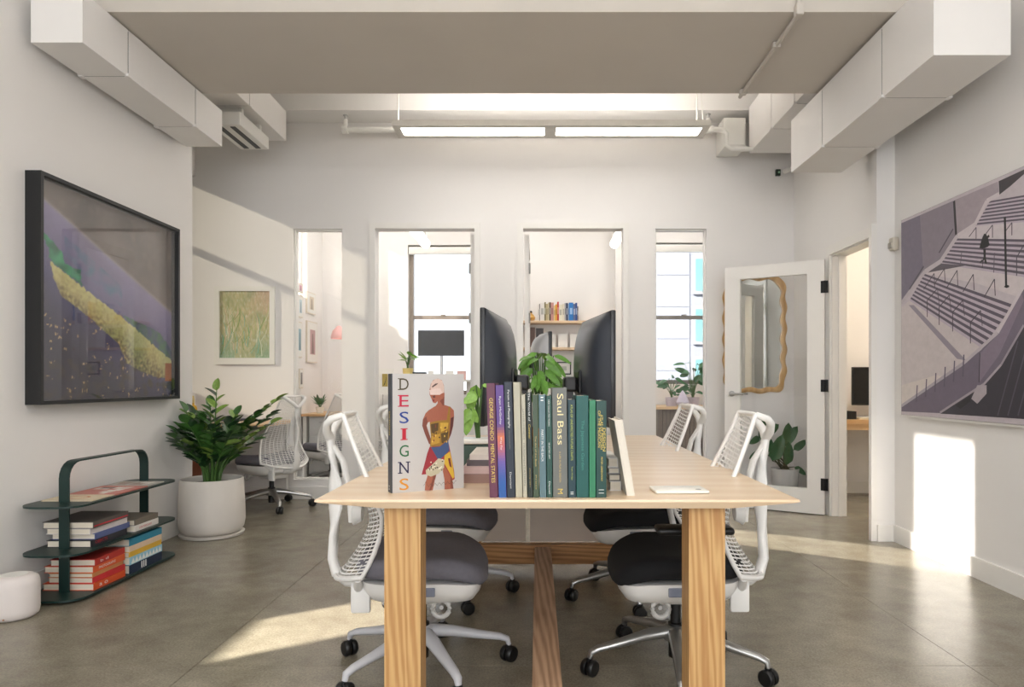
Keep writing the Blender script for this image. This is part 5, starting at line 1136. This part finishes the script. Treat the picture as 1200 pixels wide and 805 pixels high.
pics = [(346, 352, 377, 419, 'tall print of a blue and yellow figure', (150, 180, 190)), (358, 368, 343, 368, 'small sand coloured print', (214, 200, 180)), (358, 370, 377, 425, 'tall print with a red brown figure', (196, 160, 158)), (347, 353, 346, 372, 'pale blue print', (196, 214, 220)), (349, 353, 432, 455, 'narrow grey strip print', (150, 146, 142)), (347, 353, 332, 343, 'small pink striped card', (226, 176, 188))]
for (ua, ub, va, vb, lb, col) in pics:
    ya = F * XO / (ua - U0); yb = F * XO / (ub - U0); ym = (ya + yb) / 2; z1 = PZ(va, ym); z0 = PZ(vb, ym)
    r = thing('framed_picture', lb + ' on the back room wall', 'picture', (XO, ym, z0), 0, 'small pictures on the back room wall'); wd_ = max(0.06, (yb - ya) / 2); hh_ = z1 - z0
    MB().box(0.001, 0.02, -wd_, wd_, 0, hh_).build('frame', mat('pale_oak_frame', (224, 214, 198), 0.5), r, bevel=0.002)
    MB().box(0.0201, 0.022, -wd_ + 0.012, wd_ - 0.012, 0.012, hh_ - 0.012).build('mat_board', WHITEP, r)
    ink_polys('print', [([(-wd_ * 0.5, hh_ * 0.2), (wd_ * 0.5, hh_ * 0.2), (wd_ * 0.5, hh_ * 0.8), (-wd_ * 0.5, hh_ * 0.8)], col), ([(-wd_ * 0.2, hh_ * 0.22), (wd_ * 0.25, hh_ * 0.22), (wd_ * 0.1, hh_ * 0.7), (-wd_ * 0.1, hh_ * 0.7)], tuple(int(x * 0.72) for x in col))], lambda a, c, k: (0.0224 + k, a, c), r, 0.0003)
# standing desk in front of the window, seen over the fashion book
sd = thing('standing_desk', 'white standing desk before the bright office window', 'desk', (PX(520, 7.85), 7.85, 0))
MB().rbox(-0.55, 0.36, -0.32, 0.32, 1.105, 1.13, 0.004).build('desktop', WHITEP, sd)
for x in (-0.42, 0.3): MB().box(x - 0.035, x + 0.035, -0.04, 0.04, 0.03, 1.1049).build('leg', TRIM, sd); MB().rbox(x - 0.04, x + 0.04, -0.3, 0.3, 0, 0.03, 0.005).build('foot', TRIM, sd)
r = thing('computer_monitor', 'flat dark monitor on the standing desk before the window', 'monitor', (PX(517, 7.9), 7.9, 1.13))
mz0_, mz1_ = PZ(417, 7.9) - 1.13, PZ(387, 7.9) - 1.13; wdm = 27 * 7.9 / F
MB().rbox(-wdm, wdm, -0.012, 0.012, mz0_, mz1_, 0.004).build('bezel', mat('grey_monitor', (76, 78, 82), 0.45), r); MB().box(-wdm + 0.008, wdm - 0.008, -0.0128, -0.0121, mz0_ + 0.012, mz1_ - 0.008).build('screen', mat('grey_screen', (70, 72, 76), 0.5), r)
MB().tube([(0, 0.03, 0.012), (0, 0.03, mz0_ + 0.12)], 0.016, 10).build('stand', STEEL, r); MB().rbox(-0.1, 0.1, -0.05, 0.09, 0, 0.012, 0.004).build('stand_foot', STEEL, r)
r = thing('potted_plant', 'slim-leaved green plant in a yellow pot on the standing desk', 'plant', (PX(478, 7.75), 7.75, 1.13)); MB().lathe([(0.05, 0), (0.06, 0.13), (0.056, 0.13), (0.05, 0.12), (0, 0.12)], 20, cap=False).build('pot', mat('yellow_pot', (226, 204, 128), 0.5), r, smooth=50)
rnd = random.Random(21)
bunch(r, lf3, (0, 0, 0.12), [((0.03 * math.cos(i * 2.4), 0.03 * math.sin(i * 2.4), 0.2 + 0.1 * rnd.random()), ((0.10 + 0.06 * rnd.random()) * math.cos(i * 2.4), (0.10 + 0.04 * rnd.random()) * math.sin(i * 2.4), 0.2 + 0.14 * rnd.random())) for i in range(14)], 0.4, 0.003)
r = thing('speaker_box', 'small black box beside the yellow pot on the standing desk', 'box', (PX(492, 7.7), 7.7, 1.13)); MB().rbox(-0.075, 0.075, -0.05, 0.05, 0, 0.085, 0.006).build('box_body', BLACK, r); MB().lathe([(0.03, -0.052), (0.03, -0.0501)], 20, (0, 0, 0.042), 'Y').build('grille', mat('grille_grey', (50, 50, 52), 0.7), r)
for j, (u, w_) in enumerate(((505, 0.03), (527, 0.045), (541, 0.05))):
    r = thing('desk_card', ['white upright card beside the black box on the standing desk', 'white upright card in the middle of the standing desk', 'pink printed card at the end of the standing desk'][j], 'card', (PX(u, 7.68), 7.68, 1.13)); MB().box(-w_, w_, -0.002, 0.002, 0, 0.10).build('card', WHITEP if j < 2 else mat('pink_card', (226, 186, 182), 0.6), r); MB().prism([(0.002, 0), (0.05, 0), (0.002, 0.08)], -0.004, 0.004, 'YZ').build('easel_back', WHITEP, r)
# framed print leaning on a low cabinet, seen left of the fashion book
cb = thing('low_cabinet', 'low white cabinet with two doors by the back room wall', 'cabinet', (PX(452, 8.05), 8.1, 0))
MB().box(-0.22, 0.22, -0.18, 0.18, 0.04, 0.98).build('body', TRIM, cb, bevel=0.003)
for s in (-1, 1):
    d = MB().rbox(min(s * 0.004, s * 0.216), max(s * 0.004, s * 0.216), -0.2, -0.1805, 0.06, 0.96, 0.003).build('door', TRIM, cb); MB().rbox(s * 0.03 - 0.006, s * 0.03 + 0.006, -0.215, -0.2, 0.5, 0.6, 0.003).build('handle', STEEL, d)
MB().box(-0.2, 0.2, -0.15, 0.16, 0, 0.04).build('plinth', BLACK, cb)
r = thing('framed_picture', 'white framed print of golden leaves standing on the low cabinet', 'picture', (PX(450, 8.0), 8.05, 0.98)); MB().box(-0.12, 0.10, -0.012, 0.01, 0, 0.28).build('frame', WHITEP, r, bevel=0.002)
ink_polys('print', [([(-0.03, 0.07), (0.035, 0.07), (0.035, 0.22), (-0.03, 0.22)], (176, 156, 84))] + [([(-0.02 + 0.01 * i, 0.08 + 0.02 * i), (0.0 + 0.006 * i, 0.09 + 0.02 * i), (0.01, 0.12 + 0.015 * i)], (70, 74, 40)) for i in range(5)], lambda a, c, k: (a, -0.0125 - k, c), r, 0.0002)
# shelves and books beyond the second doorway
YS = YEXT
for j, (v, lb) in enumerate(((377.5, 'oak wall shelf carrying the row of colourful books'), (408, 'oak wall shelf carrying small white cards'))):
    r = thing('wall_shelf', lb, 'shelf', (0.24, YS, PZ(v, YS) - 0.03)); MB().rbox(-0.62, 0.62, -0.22, -0.001, 0.0, 0.03, 0.002).build('board', OAKS, r)
    for s in (-0.45, 0.45): MB().prism([(-0.16, 0), (-0.001, 0), (-0.001, -0.12)], s - 0.01, s + 0.01, 'YZ').build('bracket', TRIM, r)
zs = PZ(377.5, YS); x = PX(630.5, YS - 0.15)
bks = [('white', (226, 222, 216), .014, .19), ('black and white', (90, 88, 86), .008, .2), ('wide white', (232, 228, 222), .05, .21), ('olive', (120, 112, 70), .016, .22), ('beige', (196, 180, 140), .022, .2), ('sand', (206, 194, 160), .016, .215), ('dark brown', (90, 66, 54), .016, .22), ('red and white', (206, 150, 140), .034, .215), ('pale yellow', (226, 204, 140), .016, .18), ('orange yellow', (232, 166, 60), .022, .195), ('red', (204, 62, 52), .018, .225), ('cream', (232, 226, 206), .04, .19), ('ivory', (226, 218, 200), .024, .2), ('light grey', (170, 172, 176), .016, .21), ('dark blue', (44, 54, 84), .022, .21), ('pale blue', (150, 176, 206), .01, .2), ('bright blue', (40, 120, 196), .05, .215), ('slate', (96, 110, 150), .022, .2), ('deep blue', (40, 74, 140), .022, .212), ('grey tipped', (130, 120, 120), .012, .17)]
for (nm, col, wd_, hg) in bks:
    r = thing('book', nm + ' book standing on the upper oak wall shelf', 'book', (x + wd_ / 2, YS - 0.20, zs), 0, 'books on the upper oak shelf')
    cm = mat('cover_%d_%d_%d' % col, col, 0.55, var=0.05)
    MB().box(-wd_ / 2, wd_ / 2, 0, 0.003, 0, hg).box(-wd_ / 2, -wd_ / 2 + 0.0015, 0.003, 0.14, 0, hg).box(wd_ / 2 - 0.0015, wd_ / 2, 0.003, 0.14, 0, hg).build('cover', cm, r)
    MB().box(-wd_ / 2 + 0.0016, wd_ / 2 - 0.0016, 0.0031, 0.136, 0.003, hg - 0.004).build('pages', OFF, r)
    ink_polys('spine_label', [([(-wd_ * 0.3, hg * 0.35), (wd_ * 0.3, hg * 0.35), (wd_ * 0.3, hg * 0.7), (-wd_ * 0.3, hg * 0.7)], tuple(int(255 - (255 - c) * 0.45) for c in col) if sum(col) < 420 else tuple(int(c * 0.8) for c in col))], lambda a, c, k: (a, -0.0006, c), r)
    x += wd_ + 0.0015
r = thing('ornament', 'small golden ornament beside the books on the upper shelf', 'ornament', (PX(622, YS - 0.15), YS - 0.15, zs)); MB().lathe([(0.02, 0), (0.045, 0.01), (0.055, 0.04), (0.035, 0.075), (0.015, 0.09), (0.018, 0.1)], 20).build('ornament_body', mat('gold_glaze', (204, 158, 84), 0.35), r, smooth=True); MB().lathe([(0.012, 0.1), (0.02, 0.112), (0, 0.125)], 14, cap=False).build('knob', BLACK, r, smooth=True)
zs2 = PZ(408, YS)
for i, u in enumerate((646, 659.5, 673.5)):
    r = thing('white_card', ['blank white card beside the silver monitor on the lower oak shelf', 'blank white card between the two other cards on the lower oak shelf', 'blank white card nearest the dark monitor on the lower oak shelf'][i], 'card', (PX(u, YS - 0.12), YS - 0.12, zs2), 0, 'white cards on the lower oak shelf'); MB().box(-0.055, 0.055, -0.003, 0.003, 0, 0.165).build('card', WHITEP, r); MB().prism([(0.003, 0), (0.06, 0), (0.003, 0.12)], -0.004, 0.004, 'YZ').build('easel_back', WHITEP, r)
for i, (u, hg) in enumerate(((622.5, 0.24), (632.5, 0.23))):
    r = thing('book', ['dark brown book turned cover out on the lower shelf', 'dark grey book standing beside the brown one on the lower shelf'][i], 'book', (PX(u, YS - 0.13), YS - 0.15, zs2)); MB().box(-0.045, 0.045, -0.01, -0.008, 0, hg).box(-0.045, 0.045, 0.008, 0.01, 0, hg).box(-0.045, -0.043, -0.008, 0.008, 0, hg).build('cover', mat('cover_brown' if i == 0 else 'cover_charcoal', (96, 74, 66) if i == 0 else (70, 66, 68), 0.5, var=0.3, scale=12), r); MB().box(-0.0429, 0.042, -0.0079, 0.0079, 0.003, hg - 0.003).build('pages', OFF, r)
r = thing('framed_picture', 'small dark framed print on the wall below the shelves', 'picture', (PX(661, YS), YS, PZ(439, YS))); MB().box(-0.085, 0.085, -0.015, -0.001, 0, 0.155).build('frame', BFR, r, bevel=0.002); MB().box(-0.07, 0.07, -0.0165, -0.0151, 0.015, 0.14).build('mat_board', WHITEP, r); ink_polys('print', [([(-0.03, 0.05), (0.03, 0.05), (0.03, 0.1), (-0.03, 0.1)], (196, 200, 190))], lambda a, c, k: (a, -0.017, c), r)
# desk and plants under the right window
dk3 = thing('office_desk', 'wood desk with a tambour front under the window with plants', 'desk', (1.65, 7.92, 0))
MB().box(-0.62, 0.72, -0.36, 0.30, 0.80, 0.83).build('desktop', MATS['desk_oak'], dk3, bevel=0.003)
for i in range(30): MB().box(-0.6 + i * 0.0433, -0.6 + i * 0.0433 + 0.036, -0.32, -0.30, 0.05, 0.7999).build('slat', mat('grey_brown_slat', (128, 116, 106), 0.6), dk3)
MB().box(-0.6, 0.7, -0.299, 0.28, 0.02, 0.7999).build('carcass', mat('grey_brown_carcass', (84, 76, 70), 0.6), dk3)
lf6 = leaf_mesh('leaf', leafmat('monstera_green', (58, 108, 66), 0.35), 1, 0.5, 0.12, 0.15)
for j, (u, v, n_, sc, lb) in enumerate(((812, 472, 22, 0.20, 'bushy dark green plant on the desk under the right window'), (787, 478, 16, 0.16, 'lower leafy plant on the desk under the right window'))):
    pl = thing('potted_plant', lb, 'plant', (PX(u, 7.8), 7.8, 0.83)); MB().lathe([(0.06, 0), (0.075, 0.1), (0.07, 0.1), (0.065, 0.09), (0, 0.09)], 20, cap=False).build('pot', mat('lavender_pot', (196, 190, 204), 0.6), pl, smooth=50)
    rnd = random.Random(30 + j); tp = []
    for i in range(n_):
        a = i * 2.4; hz_ = 0.12 + (0.38 if j == 0 else 0.2) * rnd.random(); r0 = 0.04 + 0.05 * rnd.random(); tp.append(((r0 * math.cos(a), r0 * math.sin(a) * 0.8, hz_), ((r0 + sc * 0.7) * math.cos(a), (r0 + sc * 0.6) * math.sin(a) * 0.8, hz_ + rnd.uniform(-0.06, 0.08))))
    bunch(pl, lf6, (0, 0, 0.09), tp, 0.6, 0.003, upv=(0, -0.8, 0.6))
r = thing('paper_roll', 'crumpled pale lilac paper on the desk under the right window', 'paper', (PX(800, 7.62), 7.62, 0.83)); MB().lathe([(0.02, 0), (0.05, 0.012), (0.075, 0.05), (0.05, 0.11), (0.02, 0.16), (0.004, 0.18)], 7).build('paper_sheet', mat('lilac_paper', (212, 206, 222), 0.7), r)

# ------------------------------------------------------------------ side room desk
sk_ = thing('study_desk', 'light wood desk in the side room beyond the open door', 'desk', (3.35, 6.5, 0))
MB().box(-0.80, 0.9, -0.22, 0.27, 0.715, 0.755).build('desktop', MATS['desk_oak'], sk_, bevel=0.003)
MB().box(-0.78, 0.88, -0.205, -0.19, 0.66, 0.7149).build('apron', MATS['desk_oak'], sk_)
for x in (-0.76, 0.86): MB().box(x - 0.02, x + 0.02, -0.18, 0.25, 0, 0.7149).build('leg_panel', TRIM, sk_)
r = thing('computer_monitor', 'black monitor on the side room desk', 'monitor', (PX(1026, 6.55), 6.58, 0.755))
z0_, z1_ = PZ(475, 6.55) - 0.755, PZ(430, 6.55) - 0.755
MB().rbox(-0.215, 0.215, -0.012, 0.012, z0_ + 0.0, z1_, 0.004).build('bezel', BLACK, r); MB().box(-0.205, 0.205, -0.0128, -0.0121, z0_ + 0.015, z1_ - 0.01).build('screen', SCR, r)
MB().box(-0.03, 0.03, 0.02, 0.04, 0.012, z0_ + 0.15).build('stand', BLACK, r); MB().rbox(-0.11, 0.11, -0.06, 0.1, 0, 0.012, 0.004).build('stand_foot', BLACK, r)
r = thing('tray', 'low black tray on the side room desk', 'tray', (PX(994, 6.4), 6.42, 0.755)); MB().rbox(-0.075, 0.055, -0.07, 0.07, 0, 0.008, 0.002).rbox(-0.075, 0.055, -0.07, -0.062, 0.008, 0.075, 0.003).rbox(-0.075, 0.055, 0.062, 0.07, 0.008, 0.075, 0.003).rbox(-0.075, -0.067, -0.0619, 0.0619, 0.008, 0.075, 0.003).rbox(0.047, 0.055, -0.0619, 0.0619, 0.008, 0.075, 0.003).build('tray_body', BLACK, r); MB().box(-0.06, 0.04, -0.055, 0.055, 0.0081, 0.02).build('paper_stack', OFF, r)
r = thing('keyboard', 'pale keyboard and papers on the side room desk', 'keyboard', (PX(1012, 6.4), 6.40, 0.755)); MB().rbox(-0.07, 0.25, -0.06, 0.06, 0, 0.016, 0.004).build('keyboard_body', mat('ivory_keys', (222, 212, 190), 0.5), r)
for i in range(6):
    for j in range(3): MB().rbox(-0.06 + i * 0.05, -0.02 + i * 0.05, -0.05 + j * 0.034, -0.022 + j * 0.034, 0.0161, 0.021, 0.002).build('key', WHITEP, r)
